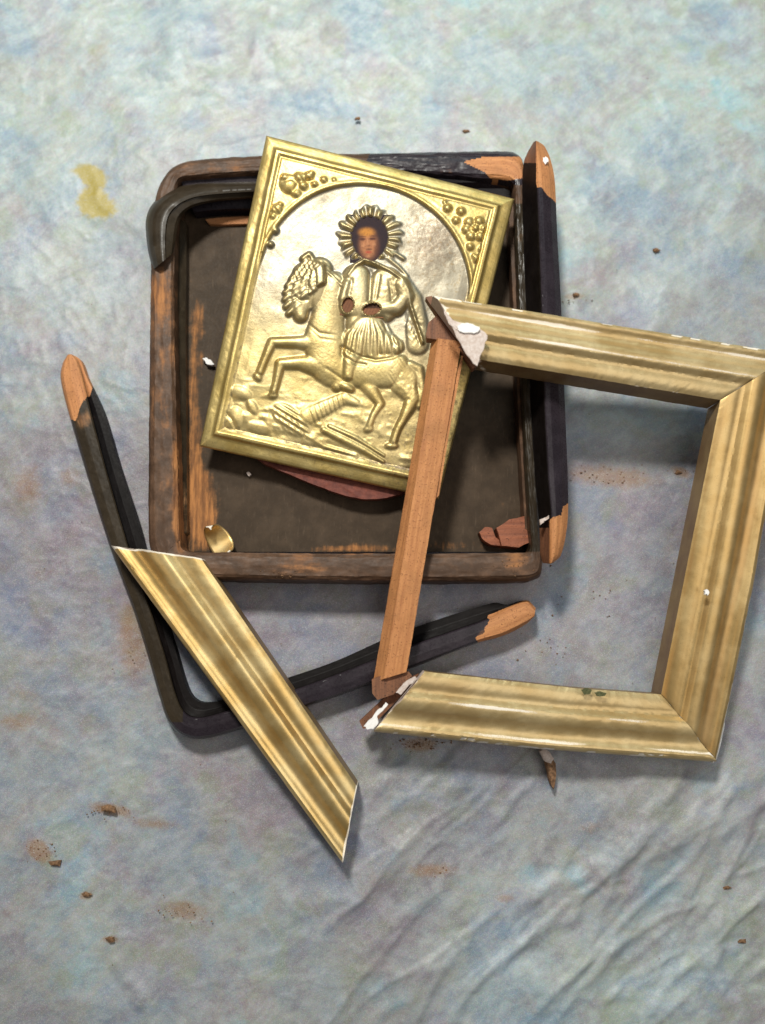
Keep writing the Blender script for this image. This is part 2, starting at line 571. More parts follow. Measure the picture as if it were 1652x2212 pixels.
def sheet():
    nx, ny = 560, 600
    topL, topR = P(-900, 52, 0), P(2600, -150, 0)
    x = np.linspace(-0.47, 0.47, nx)
    ty = np.linspace(0, 1, ny)
    X = np.repeat(x[None, :], ny, 0)
    ytop = topL[1] + (X - topL[0]) / (topR[0] - topL[0]) * (topR[1] - topL[1]) + (fbm(X * 14, X * 0, 3) - 0.5) * 0.004
    Y = -0.50 + (ytop + 0.50) * ty[:, None]
    Z = np.zeros_like(X)
    pq = proj(np.stack([X, Y, Z], -1).reshape(-1, 3)).reshape(ny, nx, 2)
    px, py = pq[..., 0], pq[..., 1]

    def fold(pts, w, h, skew=0.35):
        nonlocal Z
        skew = skew * 1.3 + .1
        w = w * 1.15
        for (x0, y0), (x1, y1) in zip(pts[:-1], pts[1:]):
            if x1 < x0:
                x0, y0, x1, y1 = x1, y1, x0, y0
            dx, dy = x1 - x0, y1 - y0
            L = math.hypot(dx, dy)
            s = ((px - x0) * dx + (py - y0) * dy) / L / L
            wob = (np.sin(s * 5.1 + x0) * .5 + np.sin(s * 11.3 + y0) * .25) * w * 1.1
            d = ((px - x0) * (-dy) + (py - y0) * dx) / L + wob
            along = np.exp(-np.clip(np.abs(s - 0.5) - 0.38, 0, None) ** 2 * 60)
            prof = np.exp(-np.where(d > 0, d / w, d / (w * skew)) ** 2)
            Z += 1.0 * h * along * prof

    fold([(1560, 1700), (1180, 2100), (940, 2300)], 60, 0.0030)
    fold([(1700, 1900), (1380, 2200)], 50, 0.0035)
    fold([(1050, 1640), (700, 1970)], 34, 0.0022)
    fold([(1240, 1860), (860, 2180)], 38, 0.0020)
    fold([(520, 2230), (700, 1900)], 60, 0.0016)
    fold([(1640, 300), (1440, 760)], 60, 0.0028, 0.6)
    fold([(1500, 180), (1400, 640)], 70, 0.0020, 0.6)
    fold([(430, -20), (330, 160)], 34, 0.0030, 0.5)
    fold([(690, -10), (560, 130)], 40, 0.0026, 0.5)
    fold([(20, 640), (120, 260)], 60, 0.0020, 0.5)
    fold([(170, 2260), (80, 1700)], 60, 0.0018, 0.5)
    fold([(300, 2180), (260, 2010)], 18, 0.0022, 0.5)
    fold([(1330, 1720), (1600, 1480)], 40, 0.0016, 0.6)
    fold([(1250, 660), (1330, 330)], 50, 0.0016, 0.6)
    fold([(1030, 260), (1290, 120)], 40, 0.0014, 0.6)
    fold([(1640, 1500), (1560, 1950)], 40, 0.0020, 0.6)
    fold([(700, 2010), (880, 1820)], 9, .0018)
    fold([(1000, 2150), (1330, 1850)], 12, .0018)
    fold([(1150, 2200), (1500, 1830)], 12, .0018)
    rc = random.Random(12)
    for k in range(190):
        zone = k % 5
        if zone < 3:      # drawn up diagonally in the lower right corner
            cx, cy = rc.uniform(780, 1750), rc.uniform(1660, 2300)
            an = math.radians(rc.gauss(-46, 14))
            ln, w, h = rc.uniform(120, 420), rc.uniform(6, 20), rc.uniform(.0004, .0013)
        elif zone == 3:   # top right and right edge
            cx, cy = rc.uniform(1150, 1750), rc.uniform(80, 1000)
            an = math.radians(rc.gauss(-70, 25))
            ln, w, h = rc.uniform(80, 260), rc.uniform(8, 20), rc.uniform(.0002, .0006)
        else:
            cx, cy = rc.uniform(-60, 900), rc.choice([rc.uniform(0, 340), rc.uniform(1650, 2250)])
            an = math.radians(rc.uniform(0, 180))
            ln, w, h = rc.uniform(80, 260), rc.uniform(8, 20), rc.uniform(.0002, .0006)
        dx, dy = math.cos(an) * ln / 2, math.sin(an) * ln / 2
        fold([(cx - dx, cy - dy), (cx + dx, cy + dy)], w, h, rc.uniform(.3, .8))
    Z += (fbm(X * 11, Y * 11, 21, 3) - 0.5) * 0.0075
    r = np.abs(fbm(X * 26 + Y * 9, Y * 22, 31, 3) - 0.5)
    Z += np.clip(0.08 - r, 0, 1) * 0.004
    Z += (fbm(X * 60, Y * 60, 41, 3) - 0.5) * 0.0010
    rd = np.abs(fbm(X * 38 + Y * 20, Y * 46 - X * 8, 47, 3) - 0.5)
    Z += np.clip(0.06 - rd, 0, 1) * 0.007
    # lies flat under the heavy things
    under = np.clip(1 - np.hypot((px - 800) / 640, (py - 1000) / 760), 0, 1)
    Z *= 1 - 0.6 * smooth(0.0, 0.4, under)
    Z -= Z.mean() + 0.0010
    Z = np.clip(Z, -0.010, 0.006)
    falloff_tint = np.clip(smooth(150, 1150, py) * 0.95 - smooth(1650, 2200, py) * 0.5 + (fbm(X * 6, Y * 6, 9) - 0.5) * 1.3, 0, 1)  # light falloff painted down the cloth, broken up by noise

    def blob(cx, cy, rx, ry, rot=0, s=1.0):
        a = math.radians(rot)
        u = (px - cx) * math.cos(a) + (py - cy) * math.sin(a)
        v = -(px - cx) * math.sin(a) + (py - cy) * math.cos(a)
        return s * np.exp(-((u / rx) ** 2 + (v / ry) ** 2) ** 1.3)
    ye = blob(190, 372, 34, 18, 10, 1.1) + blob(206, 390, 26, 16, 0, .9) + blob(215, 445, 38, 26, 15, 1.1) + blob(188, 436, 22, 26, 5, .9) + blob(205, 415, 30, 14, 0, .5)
    br = 1.6 * (blob(238, 1750, 46, 13, 8, .9) + blob(85, 1838, 34, 22, 45, .9) + blob(185, 1935, 16, 9, 0, .8) + blob(400, 1968, 50, 24, 10, .65)
          + blob(238, 2030, 18, 9, 0, .8) + blob(40, 1560, 60, 26, -8, .5) + blob(60, 1500, 70, 16, 12, .3) + blob(270, 1330, 20, 50, 10, .35) + blob(90, 1240, 60, 24, 0, .25) + blob(290, 1405, 40, 80, 0, .55) + blob(60, 1050, 40, 50, 0, .5)
          + blob(1320, 1030, 120, 28, 5, .6) + blob(930, 1880, 60, 18, 0, .6) + blob(905, 1608, 40, 16, 0, .85) + blob(1180, 1600, 50, 20, 0, .5)
          + blob(210, 120, 30, 60, 20, .35) + blob(1275, 1790, 40, 20, 0, .4) + blob(1240, 640, 26, 8, 0, .6) + blob(150, 1030, 30, 30, 0, .45)
          + blob(330, 1780, 60, 16, 5, .5) + blob(1470, 1020, 26, 12, 25, .7) + blob(1090, 1940, 30, 12, 0, .5))
    V = np.stack([X, Y, Z], -1).reshape(-1, 3)
    idx = np.arange(nx * ny).reshape(ny, nx)
    F = np.stack([idx[:-1, :-1], idx[:-1, 1:], idx[1:, 1:], idx[1:, :-1]], -1).reshape(-1, 4)
    o = mesh_obj('cloth_surface', V, F, M_SHEET, None, {'falloff_tint': falloff_tint.ravel(), 'brown': br.ravel(), 'yellow': ye.ravel()}, sharp=180)
    o['kind'] = 'structure'
    o['label'] = 'mottled grey blue and mauve dust sheet spread over the table'


sheet()


# ------------------------------------------------------------------ moulding builder
def px_rail(pts):
    return [P(*p) for p in pts]


def wear_noise(V, sc=90, seed=0):
    return fbm(V[:, 0] * sc, V[:, 1] * sc + V[:, 2] * sc, seed, 4)


def poly_mask(q, poly):
    """points inside a polygon (photograph grid)"""
    x, y = q[:, 0], q[:, 1]
    ins = np.zeros(len(q), bool)
    k = len(poly)
    for i in range(k):
        x0, y0 = poly[i]
        x1, y1 = poly[(i + 1) % k]
        c = ((y0 > y) != (y1 > y)) & (x < (x1 - x0) * (y - y0) / (y1 - y0 + 1e-9) + x0)
        ins ^= c
    return ins


def build_parts(base, V, F, caps, at, split, capmat_name=None):
    """split: list of (name, material, mask over faces or None=rest, label)"""
    fc = proj(face_centers(V, F))
    done = np.zeros(len(F), bool)
    objs = []
    for name, m, fn, lab in split:
        keep = (fn(fc) if fn else np.ones(len(F), bool)) & ~done
        done |= keep
        if not keep.any():
            continue
        v, f, a = submesh(V, F, keep, at)
        objs.append(mesh_obj(name, v, f, m, base, a, label=lab))
    for loop in caps:
        pass
    return objs


def cap_mesh(name, V, loop, m, base, at, label=None):
    v = V[loop]
    c = v.mean(0)
    vv = np.vstack([v, c])
    k = len(loop)
    f = [(i, (i + 1) % k, k) for i in range(k)]
    a = {kk: np.append(x[loop], x[loop].mean()) for kk, x in at.items()}
    return mesh_obj(name, vv, f, m, base, a, label=label)


# ------------------------------------------------------------------ the wooden case
RIM = 3.5
FLOORZ = 0.8
case = thing('icon_case', 'large open brown wooden case with rounded corners lying under the gilt icon', 'case', (P(750, 800, 0)))

c_out = [(334, 1212), (322, 1170), (321, 1000), (323, 800), (325, 655), (327, 520), (333, 445), (346, 398), (372, 363), (415, 347), (560, 337), (830, 331),
         (1080, 327), (1110, 330), (1126, 342), (1132, 370), (1140, 600), (1152, 900), (1166, 1150), (1171, 1215), (1165, 1245), (1140, 1254), (800, 1257), (450, 1252), (380, 1248), (350, 1235), (334, 1212)]
c_in = [(388, 1168), (386, 1130), (383, 1000), (378, 800), (376, 655), (377, 520), (379, 445), (382, 405), (390, 387), (420, 383), (560, 374), (830, 372),
        (1070, 386), (1095, 389), (1106, 394), (1110, 402), (1117, 600), (1130, 900), (1142, 1130), (1146, 1172), (1143, 1189), (1128, 1194), (800, 1196), (450, 1193), (405, 1191), (392, 1184), (388, 1168)]


def lerp2(a, b, t):
    return [(x0 + (x1 - x0) * t, y0 + (y1 - y0) * t) for (x0, y0), (x1, y1) in zip(a, b)]


def rim_rails(o, i, zt, zo, zi):
    prof = [(0, zo), (0.06, (zo + zt) / 2 + .1), (0.2, zt), (0.55, zt + .02), (0.85, zt - .05), (1, zi)]
    out = []
    for t, z in prof:
        out.append([P(x, y, z) for x, y in lerp2(o, i, t)])
    return out


V, F, caps, at = loft(rim_rails(c_out, c_in, RIM, RIM - .7, RIM - .25), n=1200, sub=7, bottom=0.0, jitter=0.0004, closed_path=True)
# inner wall stands on the back board
q = proj(V)
wear = 0.15 + 0.45 * (wear_noise(V, 45, 3) - 0.45)


def soft(q, cx, cy, rx, ry):
    return np.exp(-(((q[:, 0] - cx) / rx) ** 2 + ((q[:, 1] - cy) / ry) ** 2))


wear += 0.85 * soft(q, 388, 1080, 14, 130) + 0.36 * soft(q, 345, 640, 30, 60) + 0.25 * soft(q, 350, 830, 40, 200) + 0.22 * soft(q, 740, 1205, 90, 30)
wear += 0.28 * soft(q, 1100, 1215, 90, 30) + 0.25 * soft(q, 620, 1230, 60, 20) + 0.25 * soft(q, 470, 360, 90, 14) + 0.10 * soft(q, 380, 380, 30, 30)
wear += 0.5 * soft(q, 780, 1192, 60, 8)
at['wear'] = wear
barepoly = [(1000, 349), (1045, 339), (1128, 338), (1134, 384), (1078, 393), (1066, 396), (1050, 374)]
dark_top = [(815, 300), (1160, 300), (1160, 400), (800, 400), (790, 350)]
build_parts(case, V, F, [], at, [
    ('bare_patch', M_BARE, lambda f: poly_mask(f, barepoly), 'bare orange wood patch where the lacquer has come off'),
    ('lacquered_rail', M_LACQ, lambda f: poly_mask(f, dark_top), 'black lacquered right half of the top rail'),
    ('left_rail', M_CASE, lambda f: (((f[:, 0] < 400) & (f[:, 1] > 400)) | ((f[:, 0] < 440) & (f[:, 1] > 430))) & (f[:, 1] < 1190), None),
    ('bottom_rail', M_CASE, lambda f: (f[:, 1] >= 1150) & ((f[:, 0] < 1100) | (f[:, 1] >= 1192)), None),
    ('right_rail', M_LACQ2, lambda f: (f[:, 0] > 1050) & (f[:, 1] > 440) & (f[:, 1] < 1192), None),
    ('top_rail', M_CASE, None, None)])

# back board (floor of the case)
pl = [[(388, 395), (1128, 392), (1166, 1192), (392, 1192)]]
for k, quad in enumerate(pl):
    A, B, C, D = [P(x, y, FLOORZ) for x, y in quad]
    n1, n2 = 160, 160
    s, t_ = np.meshgrid(np.linspace(0, 1, n1), np.linspace(0, 1, n2))
    s, t_ = s.ravel()[:, None], t_.ravel()[:, None]
    V = (A * (1 - s) + B * s) * (1 - t_) + (D * (1 - s) + C * s) * t_
    ed = np.minimum(s, 1 - s).ravel()
    V[:, 2] += -0.0009 * np.exp(-(ed / 0.012) ** 2) + (fbm(V[:, 0] * 40, V[:, 1] * 8, 60 + k) - 0.5) * 0.0008 - k * 0.0002
    idx = np.arange(n1 * n2).reshape(n2, n1)
    Fq = np.stack([idx[:-1, :-1], idx[1:, :-1], idx[1:, 1:], idx[:-1, 1:]], -1).reshape(-1, 4)[:, ::-1]
    q = proj(V)
    w = 0.10 + 0.5 * (wear_noise(V, 30, 8) - 0.45)
    w += 0.85 * soft(q, 430, 1100, 42, 110) + 0.50 * soft(q, 425, 700, 24, 100) + 0.50 * soft(q, 418, 900, 16, 130) + 0.5 * soft(q, 470, 1165, 30, 18)
    w += 0.50 * soft(q, 760, 1185, 90, 9) + 0.45 * soft(q, 1000, 1178, 110, 16) + 0.4 * soft(q, 1110, 560, 12, 90)
    mesh_obj('back_board', V, Fq, M_FLOOR, case, {'wear': w, 'along': V[:, 1], 'across': V[:, 0]})
# thin bare batten under the top edge
V, F, caps, at = loft([px_rail([(444, 474, 1.2), (480, 470, 1.2), (600, 464, 1.2)]), px_rail([(452, 484, 1.1), (480, 485, 1.1), (600, 480, 1.1)])], n=60, bottom=FLOORZ, jitter=0.0002)
mesh_obj('bare_batten', V, F + caps, M_BARE, case, at)
# inner black step moulding along the top
o_ = [(392, 392), (470, 384), (700, 376), (1000, 370), (1110, 372)]
m_ = [(398, 415), (470, 412), (700, 402), (1000, 394), (1112, 394)]
m2 = [(404, 428), (470, 425), (700, 418), (1000, 408), (1113, 407)]
i_ = [(418, 458), (480, 452), (700, 446), (1000, 436), (1115, 433)]
V, F, caps, at = loft([[P(x, y, 2.9) for x, y in o_], [P(x, y, 2.65) for x, y in m_], [P(x, y, 2.1) for x, y in m2], [P(x, y, 1.8) for x, y in i_]], n=240, sub=4, bottom=FLOORZ, jitter=0.00008, seed=4)
at['wear'] = 0.02 + 0.2 * (wear_noise(V, 60, 2) - 0.4)
mesh_obj('inner_moulding', V, F + caps, M_LACQ, case, at)
# same moulding up the left wall, mostly lost: low dark ledge
o_ = [(379, 470), (378, 700), (381, 900), (386, 1160)]
i_ = [(403, 480), (401, 700), (402, 900), (404, 1150)]
V, F, caps, at = loft([[P(x, y, 2.6) for x, y in o_], [P(x, y, 1.9) for x, y in lerp2(o_, i_, .4)], [P(x, y, 1.6) for x, y in i_]], n=200, sub=3, bottom=FLOORZ, jitter=0.0003, seed=6)
qq = proj(V)
at['wear'] = 0.02 + 0.45 * smooth(900, 1060, qq[:, 1]) * (1 - smooth(1130, 1180, qq[:, 1]))
mesh_obj('inner_moulding', V, F + caps, M_LACQ2, case, at)
# right wall ledge
o_ = [(1114, 440), (1122, 600), (1134, 900), (1146, 1150)]
i_ = [(1098, 440), (1106, 600), (1120, 900), (1134, 1140)]
V, F, caps, at = loft([[P(x, y, 2.4) for x, y in i_][0:4], [P(x, y, 2.6) for x, y in o_]], n=200, sub=3, bottom=FLOORZ, jitter=0.0003, seed=16)
at['wear'] = 0.25 + 0.25 * (wear_noise(V, 60, 2) - 0.3) + 0 * V[:, 0]
mesh_obj('inner_moulding', V, F + caps, M_CASE, case, at)
# black corner piece on the upper left corner
co = [(330, 583), (320, 545), (315, 505), (315, 474), (324, 448), (346, 424), (380, 404), (425, 395), (470, 392), (560, 388)]
ci = [(374, 546), (378, 525), (382, 500), (386, 482), (393, 466), (408, 452), (430, 443), (452, 438), (480, 434), (560, 428)]
rr = []
for t, z in [(0, 2.9), (.08, 3.7), (.25, 4.15), (.5, 4.25), (.62, 4.2), (.66, 4.05), (.9, 3.8), (1, 3.5)]:
    rr.append([P(x, y, z - (0 if k < 6 else (k - 5) * 0.25)) for k, (x, y) in enumerate(lerp2(co, ci, t))])
V, F, caps, at = loft(rr, n=160, sub=3, bottom=0, bottoms=[[P(x, y, 2.2) for x, y in lerp2(co, ci, 0.05)], [P(x, y, 2.2) for x, y in lerp2(co, ci, 0.98)]], jitter=0.00008, seed=7)
at['wear'] = 0.05 + 0.5 * (wear_noise(V, 70, 5) - 0.5)
mesh_obj('corner_moulding', V, F + caps, M_LACQ2, case, at, label='black lacquered corner moulding, the only one left on the case')


def chip(name, pts, z0, th, m, parent=None, seed=0, dome=0.0, label=None):
    """flat broken fragment: outline in the photograph's grid, lying at height z0 (cm), th thick"""
    k = len(pts)
    top, bot = [], []
    rnd = random.Random(seed)
    fine = []
    rg = 1.5 if 'gesso' in name else .7
    for i in range(k):
        (x0, y0), (x1, y1) = pts[i], pts[(i + 1) % k]
        for j in range(3):
            f = j / 3
            fine.append((x0 + (x1 - x0) * f + rnd.uniform(-rg, rg), y0 + (y1 - y0) * f + rnd.uniform(-rg, rg)))
    V = []
    for x, y in fine:
        V.append(P(x, y, z0 + th))
    for x, y in fine:
        p = P(x, y, z0 + th)
        V.append((p[0], p[1], z0 * 0.01))
    kk = len(fine)
    cx, cy = sum(p[0] for p in fine) / kk, sum(p[1] for p in fine) / kk
    mid = []
    for x, y in fine:
        mid.append(P(cx + (x - cx) * .55, cy + (y - cy) * .55, z0 + th + dome * .7 + rnd.uniform(-.02, .02)))
    V += mid
    V.append(P(cx, cy, z0 + th + dome))
    F = []
    for i in range(kk):
        j = (i + 1) % kk
        F += [(i, j, kk + j, kk + i), (j, i, 2 * kk + i, 2 * kk + j), (2 * kk + j, 2 * kk + i, 3 * kk)]
    F.append(list(range(kk, 2 * kk)))
    V = np.array(V)
    return mesh_obj(name, V, F, m, parent, {'along': V[:, 0], 'across': V[:, 1], 'wear': V[:, 0] * 0 + .1, 'bole': V[:, 0] * 0}, sharp=30, label=label)


chip('corner_block', [(1035, 1150), (1048, 1138), (1062, 1140), (1070, 1160), (1092, 1180), (1060, 1176), (1042, 1165)], FLOORZ + .05, 1.0, M_BLOCK, case, 3, label='reddish bare block in the lower right inner corner')
chip('corner_block', [(1072, 1140), (1100, 1122), (1148, 1112), (1160, 1130), (1156, 1166), (1120, 1182), (1084, 1178)], FLOORZ + .1, 1.5, M_BLOCK, case, 5, label='reddish bare block in the lower right inner corner')


# ------------------------------------------------------------------ right hand black rail
rail = thing('frame_rail', 'straight black lacquered rail with bare wood tips lying along the right edge of the case', 'frame rail', P(1180, 760, 3.5),
             )
outr = [(1163, 306), (1176, 316), (1189, 345), (1198, 390), (1203, 500), (1211, 645), (1219, 850), (1225, 1000), (1227, 1094), (1223, 1150), (1211, 1200), (1196, 1215)]
ridg = [(1157, 304), (1157, 330), (1159, 370), (1161, 420), (1165, 520), (1171, 700), (1177, 892), (1184, 1030), (1190, 1110), (1190, 1160), (1190, 1200), (1189, 1217)]
innr = [(1152, 307), (1140, 328), (1131, 352), (1128, 400), (1130, 500), (1138, 700), (1148, 892), (1156, 1030), (1163, 1110), (1166, 1160), (1167, 1195), (1172, 1216)]
rr = [[P(x, y, 4.7) for x, y in outr], [P(x, y, 5.15) for x, y in lerp2(outr, ridg, .3)], [P(x, y, 5.45) for x, y in lerp2(outr, ridg, .7)],
      [P(x, y, 5.5) for x, y in lerp2(outr, ridg, .93)], [P(x, y, 5.4) for x, y in lerp2(ridg, innr, .06)], [P(x, y, 4.5) for x, y in lerp2(ridg, innr, .5)], [P(x, y, 3.65) for x, y in innr]]
V, F, caps, at = loft(rr, n=700, sub=9, bottom=3.6, jitter=0.00006, seed=11)
q = proj(V)
at['wear'] = 0.04 + 0.45 * (wear_noise(V, 70, 5) - 0.5) + 0.25 * soft(q, 1164, 520, 3, 60) + .35 * soft(q, 1185, 430, 40, 14) + .35 * soft(q, 1205, 1095, 30, 14)


def ragged(f, pts, amp=9, sc=0.06):
    """y boundary as a function of x, made ragged"""
    xs, ys = zip(*pts)
    return np.interp(f[:, 0], xs, ys) + (fbm(f[:, 0] * sc, f[:, 1] * 0, 4, 2) - .5) * 2 * amp


rurail = np.array([at['ru'][list(f)].mean() for f in F])
nrows = 4 + 6 * 9 + 1 + 4
side_lim = (4 + 9 * 3.6) / (nrows - 1)
build_parts(rail, V, F, [], at, [
    ('bare_tip', M_BARE, lambda f: (f[:, 0] > 1158) & (f[:, 1] < ragged(f, [(1150, 360), (1160, 405), (1170, 403), (1203, 440)])), None),
    ('bare_tip', M_BARE, lambda f: (f[:, 1] > ragged(f, [(1160, 1145), (1178, 1125), (1190, 1118), (1212, 1110), (1216, 1088), (1230, 1084)])) & (f[:, 0] > 1186), None),
    ('dark_end', M_BAREDARK, lambda f: f[:, 1] < 352, None), ('dark_end', M_BAREDARK, lambda f: f[:, 1] > 1140, None),
    ('side_face', M_DARK, lambda f: rurail > side_lim, 'dark brown inner side of the rail, with painted shade'),  # shade of the side face painted in by the near-black material
    ('lacquered_rail', M_LACQ, None, None)])
chip('gesso_spot', [(1172, 343), (1178, 338), (1184, 343), (1184, 350), (1178, 354), (1173, 350)], 5.1, .25, M_GESSOW, rail, 2)
chip('lacquer_flake', [(1166, 1122), (1180, 1117), (1188, 1112), (1186, 1119), (1176, 1126), (1168, 1134)], 4.9, .3, M_GESSO, rail, 9)

# ------------------------------------------------------------------ black L-shaped frame half
lrail = thing('frame_half', 'L shaped half of a black frame with two orange tips, under the loose gold moulding', 'frame piece', P(420, 1560, 0))
lo = [(146, 766), (135, 786), (131, 820), (153, 910), (190, 1035), (233, 1170), (262, 1250), (290, 1325), (322, 1428), (345, 1508), (362, 1556), (388, 1586), (424, 1597), (470, 1590), (560, 1562), (640, 1534),
      (740, 1500), (895, 1441), (1030, 1389), (1085, 1374), (1135, 1349), (1154, 1332)]
lm = [(153, 765), (166, 779), (177, 815), (200, 905), (232, 1025), (270, 1158), (298, 1243), (325, 1318), (357, 1418), (377, 1492), (392, 1530), (410, 1547), (436, 1550), (474, 1541), (550, 1517), (632, 1491),
      (730, 1456), (884, 1396), (1052, 1337), (1090, 1318), (1138, 1300), (1156, 1318)]
li = [(156, 766), (172, 776), (186, 812), (222, 890), (258, 1010), (300, 1140), (322, 1228), (346, 1303), (380, 1408), (398, 1470), (412, 1502), (428, 1515), (450, 1518), (480, 1512), (545, 1488), (622, 1464),
      (720, 1430), (872, 1364), (1062, 1303), (1096, 1306), (1139, 1297), (1157, 1314)]
rr = []
for t, z in [(0, 1.2), (.05, 1.75), (.14, 2.0), (.5, 2.08), (.93, 2.05), (1, 1.95)]:
    rr.append([P(x, y, z) for x, y in lerp2(lo, lm, t)])
for t, z in [(.05, 1.1), (.5, .85), (1, .8)]:
    rr.append([P(x, y, z) for x, y in lerp2(lm, li, t)])
V, F, caps, at = loft(rr, n=1000, sub=9, bottom=0.02, jitter=0.00007, seed=17)
q = proj(V)
at['wear'] = 0.04 + 0.45 * (wear_noise(V, 70, 15) - 0.5) + .16 * soft(q, 225, 1040, 14, 90) + .45 * soft(q, 175, 900, 30, 30) + .45 * soft(q, 1040, 1368, 18, 25)
tipL = lambda f: (f[:, 1] < 960) & (f[:, 0] < 400) & (f[:, 1] < ragged(f, [(130, 900), (150, 912), (163, 905), (170, 885), (180, 862), (192, 858), (210, 800)], 12, .09))
tipR = lambda f: (f[:, 0] > 1000) & (f[:, 0] > 1052 - (f[:, 1] - 1337) * 0.42 + (fbm(f[:, 1] * .09, f[:, 0] * 0, 8, 2) - .5) * 20) & (f[:, 1] > 1337 - (f[:, 0] - 1050) * .42 - 6)
rul = np.array([at['ru'][list(f)].mean() for f in F])
reb_lim = (4 + 9 * 5) / (4 + 8 * 9 + 1 + 4 - 1)
build_parts(lrail, V, F, [], at, [('bare_tip', M_BARE, tipL, None), ('bare_tip', M_BARE, tipR, None),
                                  ('rebate', M_DARK, lambda f: rul > reb_lim, 'rebate along the inner edge, its shade painted near black'),  # rebate colour carries its shade
                                  ('left_arm', M_LACQ2, lambda f: (f[:, 1] < 1560) & (f[:, 0] < 420) & ~((f[:, 0] > 395) & (f[:, 1] > 1500)), 'brown black lacquered left arm of the frame half'),
                                  ('right_arm', M_LACQ, None, 'black lacquered right arm of the frame half, with the rounded corner')])

# ------------------------------------------------------------------ the icon
icon = thing('icon', 'gilt metal covered icon of a haloed rider on a horse, tilted across the wooden case', 'icon', P(770, 680, 4))
IC = dict(TL=(573, 286, 5.6), TR=(1113, 424, 5.2), BL=(428, 962, 3.3), BR=(948, 1078, 3.2))
NX, NY = 380, 470
s, t_ = np.meshgrid(np.linspace(0, 1, NX), np.linspace(0, 1, NY))


def bil(a, b, c, d, s, t):
    return (a * (1 - s) + b * s) * (1 - t) + (c * (1 - s) + d * s) * t


PX = bil(IC['TL'][0], IC['TR'][0], IC['BL'][0], IC['BR'][0], s, t_)
PY = bil(IC['TL'][1], IC['TR'][1], IC['BL'][1], IC['BR'][1], s, t_)
cTL, cTR, cBL, cBR = [P(*IC[k]) for k in ('TL', 'TR', 'BL', 'BR')]
base = np.stack([bil(cTL[i], cTR[i], cBL[i], cBR[i], s, t_) for i in range(3)], -1)
A_, B_ = s * 554, t_ * 687
wig = (fbm(A_ * .02, B_ * .02, 5, 3) - .5) * 5
de = np.minimum(np.minimum(A_, 554 - A_), np.minimum(B_, 687 - B_)) + wig * .3
edge = np.interp(de, [0, 2.5, 8, 14, 22, 26, 31, 37, 44, 50, 70], [-.46, -.33, -.25, -.20, -.15, -.09, .14, .17, .04, -.05, 0])
Hh = np.zeros_like(s)
inside = smooth(42, 50, de)
# arch
rad = np.hypot(A_ - .51 * 554, B_ - .417 * 687)
up = 1 - smooth(.38 * 687, .43 * 687, B_)
sp = smooth(231, 235, rad) * up
Hh += sp * 0.34
Hh += .17 * np.exp(-((rad - 238) / 4.5) ** 2) * up + .05 * np.exp(-((rad - 250) / 3) ** 2) * up
Hh -= .26 * np.exp(-((rad - 224) / 9) ** 2) * up
# convex cushion of the field
Hh += .10 * smooth(230, 60, rad) * up


def rot(cx, cy, a):
    a = math.radians(a)
    u = (PX - cx) * math.cos(a) + (PY - cy) * math.sin(a)
    v = -(PX - cx) * math.sin(a) + (PY - cy) * math.cos(a)
    return u, v


def add(b, mode='max', floor=None):
    global Hh
    if mode == 'max':
        Hh = np.where(b > 0, np.maximum(Hh, b), Hh)
    else:
        Hh = Hh + b


def ell(cx, cy, rx, ry, a=0, h=.3, flat=1.0):
    u, v = rot(cx, cy, a)
    q_ = (u / rx) ** 2 + (v / ry) ** 2
    add(h * np.clip(1 - q_, 0, 1) ** (0.5 * flat) * (q_ < 1) + (q_ < 1) * .02)


def cap(p0, p1, r0, r1, h0=.3, h1=None):
    h1 = h0 if h1 is None else h1
    dx, dy = p1[0] - p0[0], p1[1] - p0[1]
    L2 = dx * dx + dy * dy
    f = np.clip(((PX - p0[0]) * dx + (PY - p0[1]) * dy) / L2, 0, 1)
    d = np.hypot(PX - p0[0] - f * dx, PY - p0[1] - f * dy)
    r = r0 + (r1 - r0) * f
    h = h0 + (h1 - h0) * f
    q_ = (d / r) ** 2
    add(h * np.sqrt(np.clip(1 - q_, 0, 1)) + (q_ < 1) * .015)


def chain(pts, h=.3):
    for (x0, y0, r0), (x1, y1, r1) in zip(pts[:-1], pts[1:]):
        cap((x0, y0), (x1, y1), r0, r1, h)


def groove(pts, w, depth):
    global Hh
    dmin = np.full_like(PX, 1e9)
    for (x0, y0), (x1, y1) in zip(pts[:-1], pts[1:]):
        dx, dy = x1 - x0, y1 - y0
        f = np.clip(((PX - x0) * dx + (PY - y0) * dy) / (dx * dx + dy * dy), 0, 1)
        dmin = np.minimum(dmin, np.hypot(PX - x0 - f * dx, PY - y0 - f * dy))
    Hh = Hh - depth * np.exp(-(dmin / w) ** 2)


# ground: rocks and furrows
ground = smooth(845, 880, PY + (PX - 560) * -0.02)
Hh += ground * (fbm(PX * .045, PY * .03, 71, 4) - .45) * .38
Hh += smooth(800, 830, PY) * (fbm(PX * .02 + PY * .06, PY * .09 - PX * .03, 73, 3) - .5) * .20
for (x, y, rx, ry, a, h) in [(520, 850, 26, 14, 20, .22), (505, 905, 22, 26, 10, .2), (560, 925, 30, 14, 15, .18), (545, 880, 18, 10, 60, .2), (488, 880, 12, 22, 20, .15)]:
    ell(x, y, rx, ry, a, h)
groove([(478, 884), (500, 905), (513, 935)], 3, .16)
groove([(510, 775), (560, 790), (556, 800)], 2.5, .1)
groove([(506, 812), (548, 818)], 2.5, .12)
